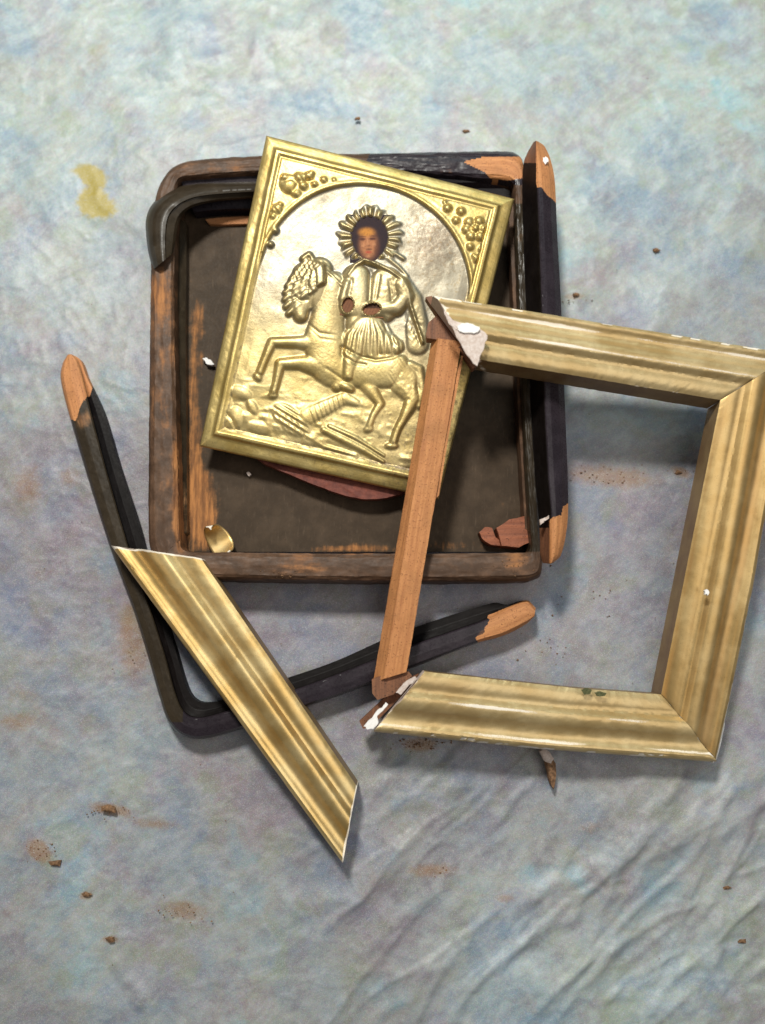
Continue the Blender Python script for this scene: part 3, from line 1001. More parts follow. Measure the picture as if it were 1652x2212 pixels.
# dragon: winged head, body, tail
u, v = rot(630, 908, 38)
q_ = (u / 50) ** 2 + (v / 26) ** 2
add(.34 * np.sqrt(np.clip(1 - q_, 0, 1)) * (1 + .35 * np.sin(v * .55 + u * .06)) * (q_ < 1))
cap((662, 902), (745, 862), 20, 13, .36, .26)
cap((745, 862), (770, 872), 13, 8, .26, .2)
for k in range(8):
    f = k / 8
    groove([(668 + 78 * f, 888 - 36 * f), (680 + 72 * f, 918 - 34 * f)], 1.8, .09)
chain([(700, 930, 7), (740, 950, 8), (790, 975, 7), (828, 998, 4)], .3)
chain([(712, 922, 5), (770, 948, 5), (830, 985, 3)], .24)
chain([(650, 935, 6), (700, 965, 5), (770, 985, 4)], .2)
for k in range(5):
    groove([(596 + k * 12, 890 + k * 5), (610 + k * 12, 925 + k * 5)], 2, .1)
# horse, hind quarters and body
cap((720, 800), (846, 800), 38, 40, .50, .66)
cap((846, 800), (880, 820), 40, 26, .62, .45)
chain([(872, 830, 30), (893, 862, 16), (872, 905, 9), (858, 930, 8), (850, 955, 8)], .46)
ell(846, 964, 15, 7, 0, .34)
chain([(790, 828, 18), (806, 850, 13), (822, 874, 9), (806, 900, 7), (798, 922, 7)], .36)
ell(797, 928, 12, 8, -20, .3)
# tail of the horse
chain([(885, 790, 9), (905, 800, 10), (912, 840, 9), (905, 880, 6)], .3)
# chest, neck
chain([(722, 612, 24), (712, 670, 34), (700, 740, 44), (712, 790, 42)], .62)
cap((742, 800), (728, 836), 22, 12, .42)
# head bent to the left and mane
chain([(690, 588, 30), (662, 600, 32), (650, 640, 26), (648, 668, 22), (650, 684, 16)], .70)
ell(668, 618, 44, 58, 18, .80)
ell(655, 626, 22, 26, 10, .84)
ell(644, 676, 12, 12, 0, .6)
for row in range(5):
    for k in range(8 - row // 2):
        f = k / 7
        x, y = 676 - (50 - row * 13) * math.sin(f * 1.9 + .25) + row * 5, 568 + (104 - row * 14) * f + row * 3
        cap((x, y), (x - 11, y + 9), 8.5, 5.5, .60 + .16 * row)
chain([(655, 562, 7), (668, 552, 6), (678, 566, 5)], .6)
groove([(692, 572), (716, 598), (738, 616)], 3, .16)
groove([(700, 568), (726, 592), (744, 606)], 2, .12)
groove([(636, 645), (652, 656), (666, 652)], 2.5, .18)
groove([(664, 618), (676, 640), (672, 664)], 3, .14)
groove([(640, 612), (650, 606)], 2.5, .18)
for k in range(6):
    groove([(632 + k * 8, 588 - k * 3), (640 + k * 8, 606 - k * 3)], 1.8, .12)
# forelegs
chain([(684, 744, 20), (640, 742, 12), (588, 742, 10), (572, 780, 8), (562, 806, 8)], .46)
ell(557, 816, 11, 8, 50, .36)
chain([(690, 792, 26), (648, 786, 14), (606, 788, 11), (598, 826, 8), (592, 848, 8)], .52)
ell(590, 856, 11, 7, 0, .36)
# rider: cloak behind
chain([(868, 610, 18), (893, 650, 20), (900, 700, 24), (902, 745, 24)], .34)
# skirt and leg
chain([(790, 700, 44), (800, 735, 50)], .78)
chain([(800, 735, 48), (850, 752, 22)], .7)
chain([(770, 740, 34), (758, 780, 20), (752, 815, 15)], .84)
ell(748, 838, 20, 10, 25, .6)
# torso and arms
cap((770, 605), (775, 665), 32, 36, .78, .86)
cap((835, 618), (825, 665), 38, 36, .80, .86)
chain([(866, 620, 20), (876, 645, 20), (856, 668, 18), (826, 672, 16)], 1.0)
chain([(752, 620, 16), (742, 650, 14), (748, 666, 17)], .9)
ell(803, 672, 27, 20, -8, .98, .5)
ell(752, 664, 21, 24, 0, .92, .5)
# mantle edge, a raised cord
chain([(786, 566, 5), (812, 575, 5), (842, 590, 5), (868, 608, 5), (882, 632, 5), (886, 665, 4), (900, 705, 4), (912, 744, 4)], .98)
chain([(752, 600, 4), (768, 578, 5), (786, 568, 5)], .9)
for a_, b_ in [((800, 590), (797, 655)), ((760, 610), (752, 640)), ((820, 600), (812, 650)), ((842, 612), (846, 655))]:
    groove([a_, b_], 3.5, .16)
for k in range(9):
    x = 742 + k * 14
    groove([(780 + k * 5, 690), (x + 6, 725), (x - 4 + k * 2, 768)], 3.2, .18)
groove([(738, 752), (770, 772), (812, 782), (850, 776), (870, 764)], 3, .22)
groove([(742, 772), (764, 788), (790, 792)], 2.5, .18)
groove([(826, 690), (836, 720), (856, 752)], 3, .2)
for k in range(7):
    groove([(880 + k * 4, 655 + k * 8), (872 + k * 6, 690 + k * 9)], 2.2, .14)
tex = fbm(PX * .18, PY * .18, 91, 2) - .5
for cx, cy, rx, ry in [(895, 710, 24, 48), (848, 625, 26, 26), (880, 850, 26, 30)]:
    Hh += .16 * tex * np.exp(-(((PX - cx) / rx) ** 2 + ((PY - cy) / ry) ** 2) ** 2)
for k in range(7):
    groove([(838 + k * 4, 812 - k * 6), (852 + k * 4, 832 - k * 6)], 1.6, .05)
groove([(706, 800), (740, 822), (760, 826)], 2, .10)
groove([(664, 700), (690, 724), (738, 730)], 2.2, .10)
groove([(668, 712), (692, 736), (736, 742)], 1.6, .07)
groove([(866, 806), (850, 836), (838, 842)], 2.2, .10)
chain([(700, 584, 3), (722, 604, 3), (745, 628, 3)], .72)
for k in range(5):
    groove([(892 + k * 3, 690 + k * 12), (910 - k, 696 + k * 12)], 1.8, .08)
# halo of rays
hx, hy = 799, 517
ang = np.arctan2(PY - hy, PX - hx)
dr = np.hypot((PX - hx) / 37, (PY - hy) / 45)
rr_ = np.hypot(PX - hx, PY - hy)
halo = smooth(1.0, 1.06, dr) * (1 - smooth(66, 70, rr_ + 4 * np.sin(ang * 20 + 1) + 3 * np.sin(ang * 5)))
halo *= (1 - smooth(0.42, 1.0, np.sin(ang)) * (PY > 560))
halo *= 1 - smooth(560, 580, PY) * (PX < 800)
Hh = np.maximum(Hh, halo * (.36 + .24 * np.sin(ang * 20 + 1.2 * np.sin(ang * 3)) + .08 * np.sin(ang * 7)) * (1 - .3 * smooth(50, 72, rr_)))
chain([(838, 560, 5), (862, 580, 4), (880, 600, 3)], .3)
chain([(846, 545, 4), (872, 562, 4)], .3)
# spandrel ornaments
for x, y, r, h in [(628, 402, 27, .50), (648, 388, 15, .55), (668, 384, 12, .5), (655, 405, 13, .5), (680, 402, 9, .4), (700, 392, 10, .35), (616, 388, 12, .5), (640, 420, 14, .4), (722, 392, 7, .25), (674, 378, 7, .5),
                   (598, 455, 15, .42), (590, 470, 9, .3), (606, 446, 8, .42), (594, 500, 9, .22), (584, 530, 8, .2)]:
    ell(x, y, r, r * .85, 20, h + .34)
groove([(612, 396), (632, 392), (644, 402), (636, 416)], 3, .2)
groove([(650, 380), (660, 396), (676, 392)], 2.5, .2)
groove([(592, 452), (600, 462)], 2.5, .15)
for x, y, r, h in [(966, 453, 11, .62), (995, 460, 11, .62), (984, 480, 10, .58), (1012, 484, 12, .6), (1034, 482, 12, .64), (1044, 498, 12, .64), (1036, 514, 12, .64), (1016, 514, 12, .6), (1006, 500, 11, .6), (1026, 498, 10, .72),
                   (1014, 537, 10, .58), (1040, 542, 9, .62), (1030, 563, 11, .62), (1022, 556, 6, .5), (960, 440, 6, .4)]:
    ell(x, y, r, r, 0, h + .22)
Hh = Hh + (fbm(PX * .05, PY * .05, 15, 3) - .5) * .05 * (Hh < .2)


def blur(a, n):
    for _ in range(n):
        p = np.pad(a, 1, mode='edge')
        a = (p[1:-1, 1:-1] * 4 + (p[:-2, 1:-1] + p[2:, 1:-1] + p[1:-1, :-2] + p[1:-1, 2:]) * 2 + p[:-2, :-2] + p[2:, 2:] + p[:-2, 2:] + p[2:, :-2]) / 16
    return a


Hh = blur(Hh * 0.52, 3) + (fbm(PX * .22, PY * .22, 44, 2) - .5) * .012 * smooth(.1, .3, Hh)
H = edge * (1 - inside) + np.where(inside > 0, Hh * inside + edge * inside, 0)
H += (fbm(A_ * .012, B_ * .012, 55, 3) - .5) * .14 * smooth(0, 20, de)
H += (fbm(A_ * .05, B_ * .05, 57, 3) - .5) * .05 * (1 - smooth(24, 30, de)) * smooth(0, 6, de)
# faces / hands openings
holes = [(799, 518, 37, 46, 0), (752, 664, 13, 17, 10), (803, 673, 20, 13, -10)]
hm = np.zeros_like(s, bool)
for cx, cy, rx, ry, a in holes:
    u, v = rot(cx, cy, a)
    taper = 1 + (0.22 * np.clip(v / ry, 0, 1) if rx == 37 else 0)
    qh = (u * taper / rx) ** 2 + (v / ry) ** 2
    hm |= qh < 1
    ring = np.exp(-((np.sqrt(qh) - 1.06) / .09) ** 2)
    H = H - .10 * ring * (qh < 1.1)
nrm = np.cross((cTR - cTL), (cTL - cBL))
nrm = nrm / np.linalg.norm(nrm)
if nrm[2] < 0:
    nrm = -nrm
G = base + H[..., None] * 0.01 * nrm
V = G.reshape(-1, 3)
idx = np.arange(NX * NY).reshape(NY, NX)
Fq = np.stack([idx[:-1, :-1], idx[1:, :-1], idx[1:, 1:], idx[:-1, 1:]], -1).reshape(-1, 4)
fig = smooth(.06, .2, Hh)
hf = hm.ravel()[Fq].all(1)
Fq = Fq[~hf]
Hgrit = None
silver = (smooth(44, 54, de) * (1 - sp) * (1 - .75 * smooth(.42 * 687, .72 * 687, B_)) * (1 - .45 * fig)).ravel()
tarn_dim = (.50 * np.exp(-(((PX - 935) / 75) ** 2 + ((PY - 520) / 90) ** 2)) + .25 * smooth(640, 980, PY) * (1 - fig * .6) + .2 * smooth(-.02, -.14, Hh) * inside
        + .35 * np.exp(-((de - 48) / 5) ** 2) + .22 * (1 - fig) * smooth(760, 900, PX) * smooth(420, 500, PY)).ravel()  # tarnish plus painted highlight falloff: darker right, low and in recesses
# thin metal lip turned down round the rim
ring = np.concatenate([idx[0, :], idx[1:, -1], idx[-1, -2::-1], idx[-2:0:-1, 0]])
lip = V[ring] - nrm * 0.0022
b0 = len(V)
V2 = np.vstack([V, lip])
k = len(ring)
Fl = [(ring[i], ring[(i + 1) % k], b0 + (i + 1) % k, b0 + i) for i in range(k)]
mesh_obj('metal_cover', V2, [tuple(f) for f in Fq] + Fl, M_BRASS, icon, {'silver': np.concatenate([silver, np.zeros(k)]), 'tarnish_dim': np.concatenate([tarn_dim, np.zeros(k) + .5])}, sharp=60,
         label='embossed gilt metal cover with a rider, rearing horse and dragon under an arch')


def on_icon(x, y, off):
    """photograph point -> point on the icon plane, lifted by off cm along its normal"""
    M = np.array([[IC['TR'][0] - IC['TL'][0], IC['BL'][0] - IC['TL'][0]], [IC['TR'][1] - IC['TL'][1], IC['BL'][1] - IC['TL'][1]]], float)
    ss, tt = np.linalg.solve(M, np.array([x - IC['TL'][0], y - IC['TL'][1]]))
    for _ in range(4):
        xx = bil(IC['TL'][0], IC['TR'][0], IC['BL'][0], IC['BR'][0], ss, tt)
        yy = bil(IC['TL'][1], IC['TR'][1], IC['BL'][1], IC['BR'][1], ss, tt)
        d = np.linalg.solve(M, np.array([x - xx, y - yy]))
        ss, tt = ss + d[0], tt + d[1]
    b = bil(cTL, cTR, cBL, cBR, ss, tt)
    return b + nrm * off * 0.01


def painted(name, cx, cy, rx, ry, off, colfn, n=60):
    g = np.linspace(-1, 1, n)
    V, C = [], []
    for y in g:
        for x in g:
            px, py = cx + x * rx, cy + y * ry
            V.append(on_icon(px, py, off))
            C.append(colfn(px, py))
    idx = np.arange(n * n).reshape(n, n)
    Fq = np.stack([idx[:-1, :-1], idx[1:, :-1], idx[1:, 1:], idx[:-1, 1:]], -1).reshape(-1, 4)
    return mesh_obj(name, np.array(V), Fq, M_PAINT, icon, None, np.array(C))


def face_col(x, y):
    hair = np.array([0.022, 0.011, 0.016])
    skin = np.array([0.40, 0.16, 0.07])
    fore = np.array([0.52, 0.21, 0.04])
    c = hair.copy()

    def g(cx, cy, rx, ry):
        return math.exp(-(((x - cx) / rx) ** 2 + ((y - cy) / ry) ** 2) ** 2)
    c = c + (skin - c) * min(1, g(796, 531, 19, 29) * 1.15)
    c = c + (fore - c) * g(792, 504, 17, 10)
    dk = np.array([0.07, 0.02, 0.015])
    for cx, cy, rx, ry, s_ in [(783, 519, 7, 3.2, .9), (805, 518, 8, 3.2, .95), (783, 513, 8, 1.6, .6), (806, 512, 9, 1.6, .7), (797, 541, 6.5, 2.2, .7), (796, 533, 4.5, 1.8, .55), (814, 540, 7, 18, .5)]:
        c = c + (dk - c) * s_ * g(cx, cy, rx, ry)
    lp = np.array([0.38, 0.05, 0.03])
    c = c + (lp - c) * .8 * g(796, 547, 7, 3)
    hi = np.array([0.55, 0.25, 0.12])
    for cx, cy, rx, ry in [(784, 532, 5, 5), (794, 526, 2.5, 8), (808, 530, 4, 4), (795, 556, 5, 3)]:
        c = c + (hi - c) * .45 * g(cx, cy, rx, ry)
    return c


painted('painted_face', 799, 518, 43, 52, .05, face_col, 110)


def hand_col(x, y):
    f = 0.5 + 0.5 * math.sin((x - 752) * 0.9 + y * .4)
    return np.array([0.16, 0.065, 0.03]) + (f * np.array([0.05, 0.02, 0.01]))


painted('painted_hand', 752, 664, 18, 21, .22, hand_col, 24)
painted('painted_hand', 803, 673, 26, 18, .22, lambda x, y: hand_col(x, y) * (0.35 if y < 670 else 1.25), 40)

# wooden panel under the cover
pan = [(586, 300), (1102, 432), (942, 1064), (444, 950)]
V, F = [], []
top = [on_icon(x, y, -.35 if k < 2 else -.35) for k, (x, y) in enumerate(pan)]
bot = [p - nrm * 0.009 for p in top]
mesh_obj('wooden_panel', np.array(top + bot), [(3, 2, 1, 0), (4, 5, 6, 7), (0, 1, 5, 4), (1, 2, 6, 5), (2, 3, 7, 6), (3, 0, 4, 7)], M_BAREDARK, icon,
         {'along': np.array([p[0] for p in top + bot]), 'across': np.array([p[1] for p in top + bot])}, sharp=20)
redp = [(540, 960), (900, 1020), (880, 1062), (855, 1070), (825, 1077), (790, 1079), (755, 1073), (718, 1062), (690, 1051), (650, 1036), (610, 1018), (572, 1003), (548, 985)]
chip('panel_edge', redp, 1.5, .75, M_RED, icon, 4, label='curved dull red lower edge of the wooden panel')

# ------------------------------------------------------------------ gilt frame with one bare side
PROF = [(0, 1.7), (.02, 2.06), (.05, 2.26), (.09, 2.34), (.13, 2.30), (.17, 2.20), (.22, 2.14), (.27, 2.14), (.32, 2.20), (.37, 2.34), (.41, 2.48), (.46, 2.585), (.51, 2.64), (.56, 2.65), (.60, 2.62), (.64, 2.48),
        (.68, 2.32), (.73, 2.29), (.80, 2.36), (.86, 2.36), (.93, 2.31), (1, 2.15)]


def gilt_rails(A, B, zb, n=2, bow=0.0):
    """A outer edge points, B inner edge points (photograph grid), zb base height at each (A list, B list)"""
    out = []
    hA, hB = PROF[0][1], PROF[-1][1]
    PA = [P(x, y, z + hA) for (x, y), z in zip(A, zb[0])]
    PB = [P(x, y, z + hB) for (x, y), z in zip(B, zb[1])]
    for u, h in PROF:
        r = []
        for a, b, za, zb_ in zip(PA, PB, zb[0], zb[1]):
            p = a + (b - a) * u
            r.append(np.array([p[0], p[1], (za + (zb_ - za) * u + h) * 0.01]))
        out.append(r)
    ba = [np.array([p[0], p[1], z * 0.01]) for p, z in zip(PA, zb[0])]
    bb = [np.array([p[0], p[1], z * 0.01]) for p, z in zip(PB, zb[1])]
    return out, [ba, bb]


frame = thing('gilt_frame', 'aged gilt picture frame with its left side stripped to bare wood, leaning on the icon', 'picture frame', P(1300, 1600, 0))
# base heights
fz = dict(TL=6.6, TR=4.2, BL=2.2, BR=0.15)


def gauss1(x, c, w):
    return np.exp(-((x - c) / w) ** 2)


def strip(name, A, B, zA, zB, m, seed, wearfn=None, bolefn=None, ends=(0, 0), n=360, label=None, parent=frame):
    rails, bots = gilt_rails(A, B, (zA, zB))
    V, F, caps, at = loft(rails, n=n, sub=2, bottoms=bots, smoothed=False, jitter=0.00022 if m is M_GILT else 0.00007, seed=seed, ends=ends)
    q = proj(V)
    lo_, hi_ = 4 / 50.0, 1 - 4 / 50.0
    uu = (at['ru'] - lo_) / (hi_ - lo_)
    np_ = len(PROF)
    uu = np.where(uu < 0, uu, np.where(uu > 1, uu, np.interp(uu * (np_ - 1), np.arange(np_), [p[0] for p in PROF])))
    at['u'] = uu
    # knocks along both arrises and at the joints
    kn = smooth(.54, .66, fbm(at['along'] * 95, at['along'] * 0 + seed, seed, 3))
    kn2 = smooth(.57, .69, fbm(at['along'] * 80, at['along'] * 0 + seed + 5, seed + 3, 3))
    hit = kn * gauss1(uu, .015, .035) + .5 * kn2 * smooth(.4, .6, fbm(at['along'] * 300, uu * 20, seed, 2)) * gauss1(uu, .99, .035)
    hit += .8 * smooth(.5, .7, fbm(uu * 9, at['rv'] * 0, seed + 8)) * (np.exp(-at['rv'] / .006) + np.exp(-(1 - at['rv']) / .006))
    if m is M_GILT:
        kn3 = smooth(.50, .60, fbm(at['along'] * 180, uu * 14, seed + 21, 3))
        hit += 1.2 * kn3 * gauss1(uu, .045, .03) * smooth(.38, .5, fbm(at['along'] * 30, uu * 0, seed + 31, 2))
    if m is not M_GILT:
        hit *= .35
        if m is M_GILT3:
            hit += 1.2 * gauss1(uu, .0, .05) * smooth(1520, 1600, q[:, 1])
    V[:, 2] -= .0009 * hit
    at['wear'] = (wearfn(q, at) if wearfn else np.zeros(len(V))) + .8 * hit
    at['bole'] = bolefn(q, at) if bolefn else np.zeros(len(V))
    ru = np.array([at['ru'][list(f)].mean() for f in F])
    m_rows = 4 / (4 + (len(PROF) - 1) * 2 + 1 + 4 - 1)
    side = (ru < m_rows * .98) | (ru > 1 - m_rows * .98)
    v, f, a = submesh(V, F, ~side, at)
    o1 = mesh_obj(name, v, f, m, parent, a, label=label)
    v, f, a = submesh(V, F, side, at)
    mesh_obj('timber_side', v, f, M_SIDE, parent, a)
    return V, caps, at


def scrape(at, u, w):
    """worn line running along the moulding at relative place u across the gilded profile"""
    return gauss1(at['u'], u, w)


wn = lambda at, s_, sd: fbm(at['along'] * s_, at['across'] * 60, sd, 3)
# top strip
A = [(931, 640), (1711.5, 766.9)]
B = [(1033, 776), (1555.5, 863.9)]
Vt, ct_, at_t = strip('gilt_moulding', A, B, [fz['TL'], fz['TR']], [6.1, 4.1], M_GILT, 31,
                      lambda q, at: .02 + .75 * scrape(at, .05, .03) * wn(at, 20, 1) + 1.2 * scrape(at, .20, .035) * wn(at, 30, 2) + 1.2 * scrape(at, .56, .035) * wn(at, 14, 3) + .55 * scrape(at, .99, .02) * wn(at, 30, 4) + .5 * gauss1(q[:, 0] - (q[:, 1] - 640) * .67, 938, 9),
                      lambda q, at: .3 + 0 * q[:, 0], ends=(.0015, 0))
# right strip
A = [(1711.9, 767.4), (1624, 1270), (1546.1, 1645.6)]
B = [(1555.9, 864.4), (1492, 1180), (1428.1, 1499.6)]
strip('gilt_moulding', A, B, [fz['TR'], 2.1, fz['BR']], [4.1, 2.1, .25], M_GILT3, 41,
      lambda q, at: .0 + .55 * scrape(at, .03, .03) * wn(at, 25, 6) * 1.4 + .25 * scrape(at, .5, .03) * wn(at, 25, 7) + .5 * scrape(at, .01, .03) * smooth(1500, 1600, q[:, 1]),
      lambda q, at: .3 + .6 * scrape(at, .25, .08) + .5 * scrape(at, .96, .03))
# bottom strip
A = [(1545.6, 1646), (1165, 1618), (800, 1580)]
B = [(1427.6, 1500), (1246, 1487), (912, 1450)]
Vb, cb_, at_b = strip('gilt_moulding', A, B, [fz['BR'], .9, 1.9], [.25, 1.0, 2.2], M_GILT, 51,
                      lambda q, at: .02 + 1.0 * scrape(at, .14, .03) * wn(at, 20, 8) + 1.3 * scrape(at, .57, .035) * wn(at, 22, 9) + .3 * scrape(at, .98, .02) * wn(at, 30, 4) + .35 * scrape(at, .18, .02) * wn(at, 40, 14),
                      lambda q, at: .25 + .3 * gauss1(q[:, 0], 930, 120), ends=(0, .003))
cap_mesh('broken_end', Vt, ct_[0], M_GESSO, frame, at_t)
cap_mesh('broken_end', Vb, cb_[1], M_GESSO, frame, at_b)

# wooden core: ends showing below the gilded mitres
def slab(name, quad, zs, th, m, parent, seed=0):
    """wooden slab: top outline quad in the photograph grid with heights zs (cm), th cm thick"""
    k = len(quad)
    fine, zz = [], []
    top = [P(x, y, z) for (x, y), z in zip(quad, zs)]
    bot = [p - np.array([0, 0, th * .01]) for p in top]
    V = np.array(top + bot)
    F = [tuple(range(k))[::-1], tuple(range(k, 2 * k))] + [(i, (i + 1) % k, k + (i + 1) % k, k + i) for i in range(k)]
    return mesh_obj(name, V, F, m, parent, {'along': V[:, 1], 'across': V[:, 0], 'wear': V[:, 0] * 0 + .1}, sharp=20)


slab('mitre_end', [(919, 642), (932, 639), (1028, 792), (1021, 797)], [6.9, 6.9, 6.9, 6.9], .7, M_BAREDARK, frame)
slab('tenon', [(920, 722), (925, 697), (942, 682), (950, 683), (985, 735), (975, 738), (922, 730)], [6.75] * 7, .9, M_BAREDARK, frame)
slab('tenon', [(803, 1468), (832, 1455), (882, 1450), (890, 1460), (850, 1500), (815, 1512), (804, 1498)], [3.3] * 7, .9, M_BAREDARK, frame)
slab('mitre_end', [(776, 1558), (870, 1470), (905, 1455), (880, 1490), (800, 1572), (784, 1574)], [2.5] * 6, .6, M_BAREDARK, frame)
# bare left bar with a bevelled left face
nb_ = 9
ts = np.linspace(0, 1, nb_)
L0 = [(933 + (805 - 933) * t, 730 + (1478 - 730) * t) for t in ts]
L1 = [(947 + (829 - 947) * t, 731 + (1466 - 731) * t) for t in ts]
# the right edge is wider above the notch at y = 1076
R1 = []
for t in ts:
    R1.append((997 + (878 - 997) * t, 738 + (1452 - 738) * t))
zt = [6.95 + (3.6 - 6.95) * t for t in ts]
rr = [[P(x, y, z - .95) for (x, y), z in zip(L0, zt)], [P(x, y, z - .5) for (x, y), z in zip(lerp2(L0, L1, .5), zt)], [P(x, y, z) for (x, y), z in zip(L1, zt)],
      [P(x, y, z + .05) for (x, y), z in zip(lerp2(L1, R1, .5), zt)], [P(x, y, z) for (x, y), z in zip(R1, zt)]]
bt = [[P(x, y, z - 1.5) for (x, y), z in zip(L0, zt)], [p - np.array([0, 0, .015]) for p in rr[-1]]]
V, F, caps, at = loft(rr, n=300, sub=4, bottoms=bt, smoothed=False, jitter=0.00025, seed=23)
mesh_obj('bare_bar', V, F + caps, M_BARE, frame, at, label='bare orange pine bar where the gilt moulding is missing')
# lost lower layer on the right of the bar, above the notch
slab('bar_lip', [(996, 771), (1004, 742), (999, 780), (975, 905), (948, 1070), (940, 1078), (934, 1074), (962, 900)], [6.6, 6.7, 6.55, 6.1, 5.2, 5.15, 5.15, 6.1], .5, M_BARE, frame)
chip('gesso_patch', [(958, 668), (976, 690), (1000, 698), (1030, 706), (1054, 724), (1046, 748), (1036, 772), (1030, 789), (1022, 786), (1000, 752), (980, 715), (965, 690)], 9.15, .12, M_GESSO, frame, 6, dome=.1,
     label='chalky pinkish gesso exposed at the broken upper corner')
chip('gesso_spot', [(988, 706), (998, 699), (1016, 698), (1034, 706), (1036, 714), (1024, 720), (1004, 719), (992, 715)], 9.3, .2, M_GESSOW, frame, 7, label='white chip of gesso on the broken upper corner')
chip('gesso_flake', [(786, 1568), (802, 1552), (812, 1538), (826, 1528), (834, 1517), (838, 1521), (827, 1534), (818, 1540), (812, 1550), (818, 1562), (806, 1574), (794, 1576)], 3.5, .35, M_GESSOW, frame, 8, label='white gesso crust along the lower left mitre')
chip('gesso_flake', [(856, 1496), (872, 1476), (896, 1460), (900, 1466), (884, 1480), (866, 1500)], 4.3, .3, M_GESSO, frame, 18)
chip('gesso_flake', [(1560, 1560), (1566, 1562), (1560, 1600), (1548, 1640), (1540, 1648), (1546, 1615)], 1.8, .25, M_GESSOW, frame, 28)
chip('gesso_flake', [(1522, 1276), (1528, 1272), (1533, 1280), (1530, 1286), (1524, 1283)], 4.8, .25, M_GESSOW, frame, 12)
chip('green_stain', [(1256, 1490), (1266, 1486), (1278, 1490), (1276, 1498), (1262, 1500)], 3.7, .1, mat_plain('green_corrosion', (0.05, 0.055, 0.02), (0.12, 0.12, 0.05), 900), frame, 13)
chip('green_stain', [(1284, 1496), (1296, 1493), (1310, 1497), (1306, 1504), (1290, 1504)], 3.6, .1, bpy.data.materials['green_corrosion'], frame, 14)

# ------------------------------------------------------------------ loose gilt moulding
loose = thing('loose_gilt_moulding', 'bright gold moulding with cut ends lying loose at lower left across the black frame half', 'moulding', P(500, 1540, 0))
A = [(236, 1174), (480, 1508), (741, 1866)]
B = [(428, 1198), (600, 1448), (773, 1702)]
Vl, cl_, at_l = strip('gilt_moulding', A, B, [2.3, 1.3, .1], [2.6, 1.4, .1], M_GILT2, 61,
                      lambda q, at: .0 + .3 * scrape(at, .02, .02) * wn(at, 30, 6) + .25 * scrape(at, .99, .02) * wn(at, 30, 7) + .9 * gauss1(at['rv'], 0, .012) + .8 * gauss1(at['rv'], 1, .008),
                      lambda q, at: .1 + .75 * scrape(at, .27, .08) * smooth(1500, 1620, q[:, 1]) * (1 - smooth(1700, 1790, q[:, 1])) + .25 * scrape(at, .85, .1), ends=(.004, .002), parent=loose)
cap_mesh('broken_end', Vl, cl_[0], M_GESSO, loose, at_l)
cap_mesh('broken_end', Vl, cl_[1], M_GESSOW, loose, at_l)

# ------------------------------------------------------------------ small loose things
# curled chip of gilding: part of a thin tube
cc = P(470, 1168, 2.2)
ax = np.array([0.9, 0.55, 0]) / math.hypot(.9, .55)
Vc, Fc = [], []
na, nl = 30, 12
for i in range(na):
    a = math.radians(-10 + 230 * i / (na - 1))
    for j in range(nl):
        l = (j / (nl - 1) - .5)
        side = np.array([ax[1], -ax[0], 0])
        r = 0.0105 * (1 - .15 * l)
        ln = 0.016 * math.sin(math.pi * min(1, max(.15, i / (na - 1) * .9 + .12)))
        Vc.append(cc + side * math.cos(a) * r - np.array([0, 0, 1]) * math.sin(a) * r * .8 + ax * l * ln)
for i in range(na - 1):
    for j in range(nl - 1):
        a = i * nl + j
        Fc.append((a, a + 1, a + nl + 1, a + nl))
Vc = np.array(Vc)
curl = mesh_obj('curled_chip', Vc, Fc, M_GILT2, None, {'along': Vc[:, 0], 'across': Vc[:, 1], 'wear': np.repeat(np.where((np.arange(na) > na - 5) | (np.arange(na) < 2), .9, 0.0), nl), 'bole': Vc[:, 0] * 0 + .6})
md = curl.modifiers.new('thickness', 'SOLIDIFY')
md.thickness = 0.0009
tag(curl, 'small curled chip of gilding in the lower left corner of the case', 'chip')

tag(chip('gesso_chip', [(438, 774), (444, 772), (454, 778), (461, 786), (456, 790), (446, 784)], FLOORZ + .1, .4, M_GESSOW, None, 21), 'tiny white chip beside the left edge of the icon', 'chip')
tag(chip('dust_speck', [(531, 1022), (537, 1019), (542, 1024), (537, 1029)], FLOORZ + .1, .2, M_GESSO, None, 22), 'tiny grey speck on the case floor below the icon', 'chip')
spl = chip('wood_splinter', [(1170, 1622), (1182, 1620), (1192, 1634), (1200, 1650), (1202, 1672), (1196, 1706), (1188, 1690), (1182, 1664), (1178, 1645)], 0.1, .6, M_CRUMB, None, 31, dome=.25)
tag(spl, 'thin brown wood splinter sticking out below the bottom of the gilt frame', 'splinter')
tag(chip('plaster_crumb', [(1166, 1624), (1176, 1616), (1186, 1624), (1196, 1638), (1190, 1650), (1178, 1646), (1172, 1636)], 0.5, .5, M_GESSO, None, 32, dome=.2), 'grey plaster crumb at the head of the brown splinter', 'crumb')
crumbs = [(1418, 540, 8, 'dark brown crumb on the pale cloth right of the case'),
          (772, 256, 6, 'dark speck on the cloth above the icon'), (1006, 283, 6, 'dark speck on the cloth above the case, right of the icon top corner'),
          (1388, 1782, 11, 'dark crumb on the cloth below the lower right corner of the gilt frame'),
          (1568, 1918, 9, 'brown crumb near the right edge low on the cloth'), (236, 1748, 15, 'largest brown wood crumb at lower left of the cloth'),
          (186, 1933, 8, 'orange brown crumb below the largest crumb at lower left'), (120, 1866, 12, 'flat brown crumb near the left edge of the cloth'),
          (860, 1862, 10, 'pale brown crumb right of the tip of the loose gold moulding'), (238, 2030, 9, 'lowest orange brown crumb at lower left'),
          (1604, 2034, 8, 'small brown crumb lowest at the right edge'), (1244, 636, 7, 'small brown crumb just above the gilt frame beside the black rail'),
          (1562, 1535, 7, 'grey brown crumb just right of the gilt frame lower right corner'), (1465, 1020, 8, 'brown crumb on the cloth inside the gilt frame')]
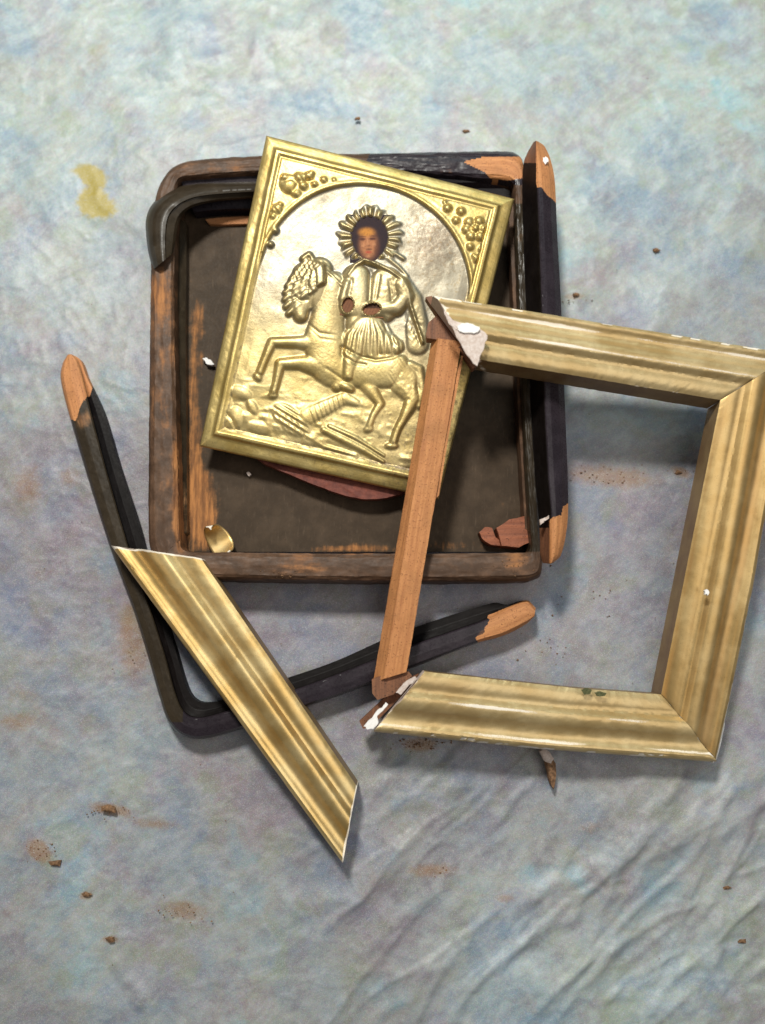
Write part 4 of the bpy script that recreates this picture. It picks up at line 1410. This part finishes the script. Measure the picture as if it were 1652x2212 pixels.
for k, (x, y, r, lab) in enumerate(crumbs):
    rnd = random.Random(k + 50)
    pts = []
    for j in range(7):
        a = j / 7 * 2 * math.pi
        rr0 = r * rnd.uniform(.55, 1.15)
        pts.append((x + rr0 * 1.3 * math.cos(a), y + rr0 * .65 * math.sin(a)))
    tag(chip('wood_crumb', pts, 0.05, r * .015, M_CRUMB, None, k, dome=r * .012), lab, 'crumb', 'crumbs scattered on the cloth')

# fine dust of broken wood, uncountable
rnd = random.Random(5)
Vd, Fd = [], []
spots = [(905, 1606, 55, 14, 50), (240, 1752, 60, 14, 26), (90, 1838, 45, 24, 22), (1320, 1030, 110, 26, 30), (930, 1880, 60, 20, 16), (400, 1968, 70, 26, 16), (1180, 1400, 60, 30, 10), (620, 1240, 60, 12, 20),
         (1095, 1225, 60, 16, 30), (1285, 1300, 60, 40, 12), (826, 1106, 900, 1200, 200), (300, 1400, 60, 80, 8), (1480, 1020, 40, 20, 10), (1250, 650, 30, 10, 8)]
for cx, cy, rx, ry, nn_ in spots:
    for _ in range(nn_):
        x, y = cx + rnd.gauss(0, .5) * rx, cy + rnd.gauss(0, .5) * ry
        z = 0.05
        if 330 < x < 1160 and 340 < y < 1250:
            if 395 < x < 1120 and 460 < y < 1180:
                z = FLOORZ
            elif not (1195 < y < 1255 and x > 450):
                continue
            else:
                z = RIM
        c = P(x, y, z)
        rr0 = rnd.uniform(.0002, .00055) * (1.3 if nn_ < 200 else .8)
        b0 = len(Vd)
        for j in range(4):
            a = j * 1.57 + rnd.uniform(-.5, .5)
            Vd.append(c + np.array([math.cos(a) * rr0 * rnd.uniform(.6, 1.8), math.sin(a) * rr0 * rnd.uniform(.6, 1.4), 0]))
        Vd.append(c + np.array([0, 0, rr0 * 1.4]))
        Fd += [(b0, b0 + 1, b0 + 4), (b0 + 1, b0 + 2, b0 + 4), (b0 + 2, b0 + 3, b0 + 4), (b0 + 3, b0, b0 + 4)]
o = mesh_obj('wood_dust', np.array(Vd), Fd, M_CRUMB, None)
o['kind'] = 'stuff'
tag(o, 'fine brown wood dust sprinkled on the cloth and case', 'dust')
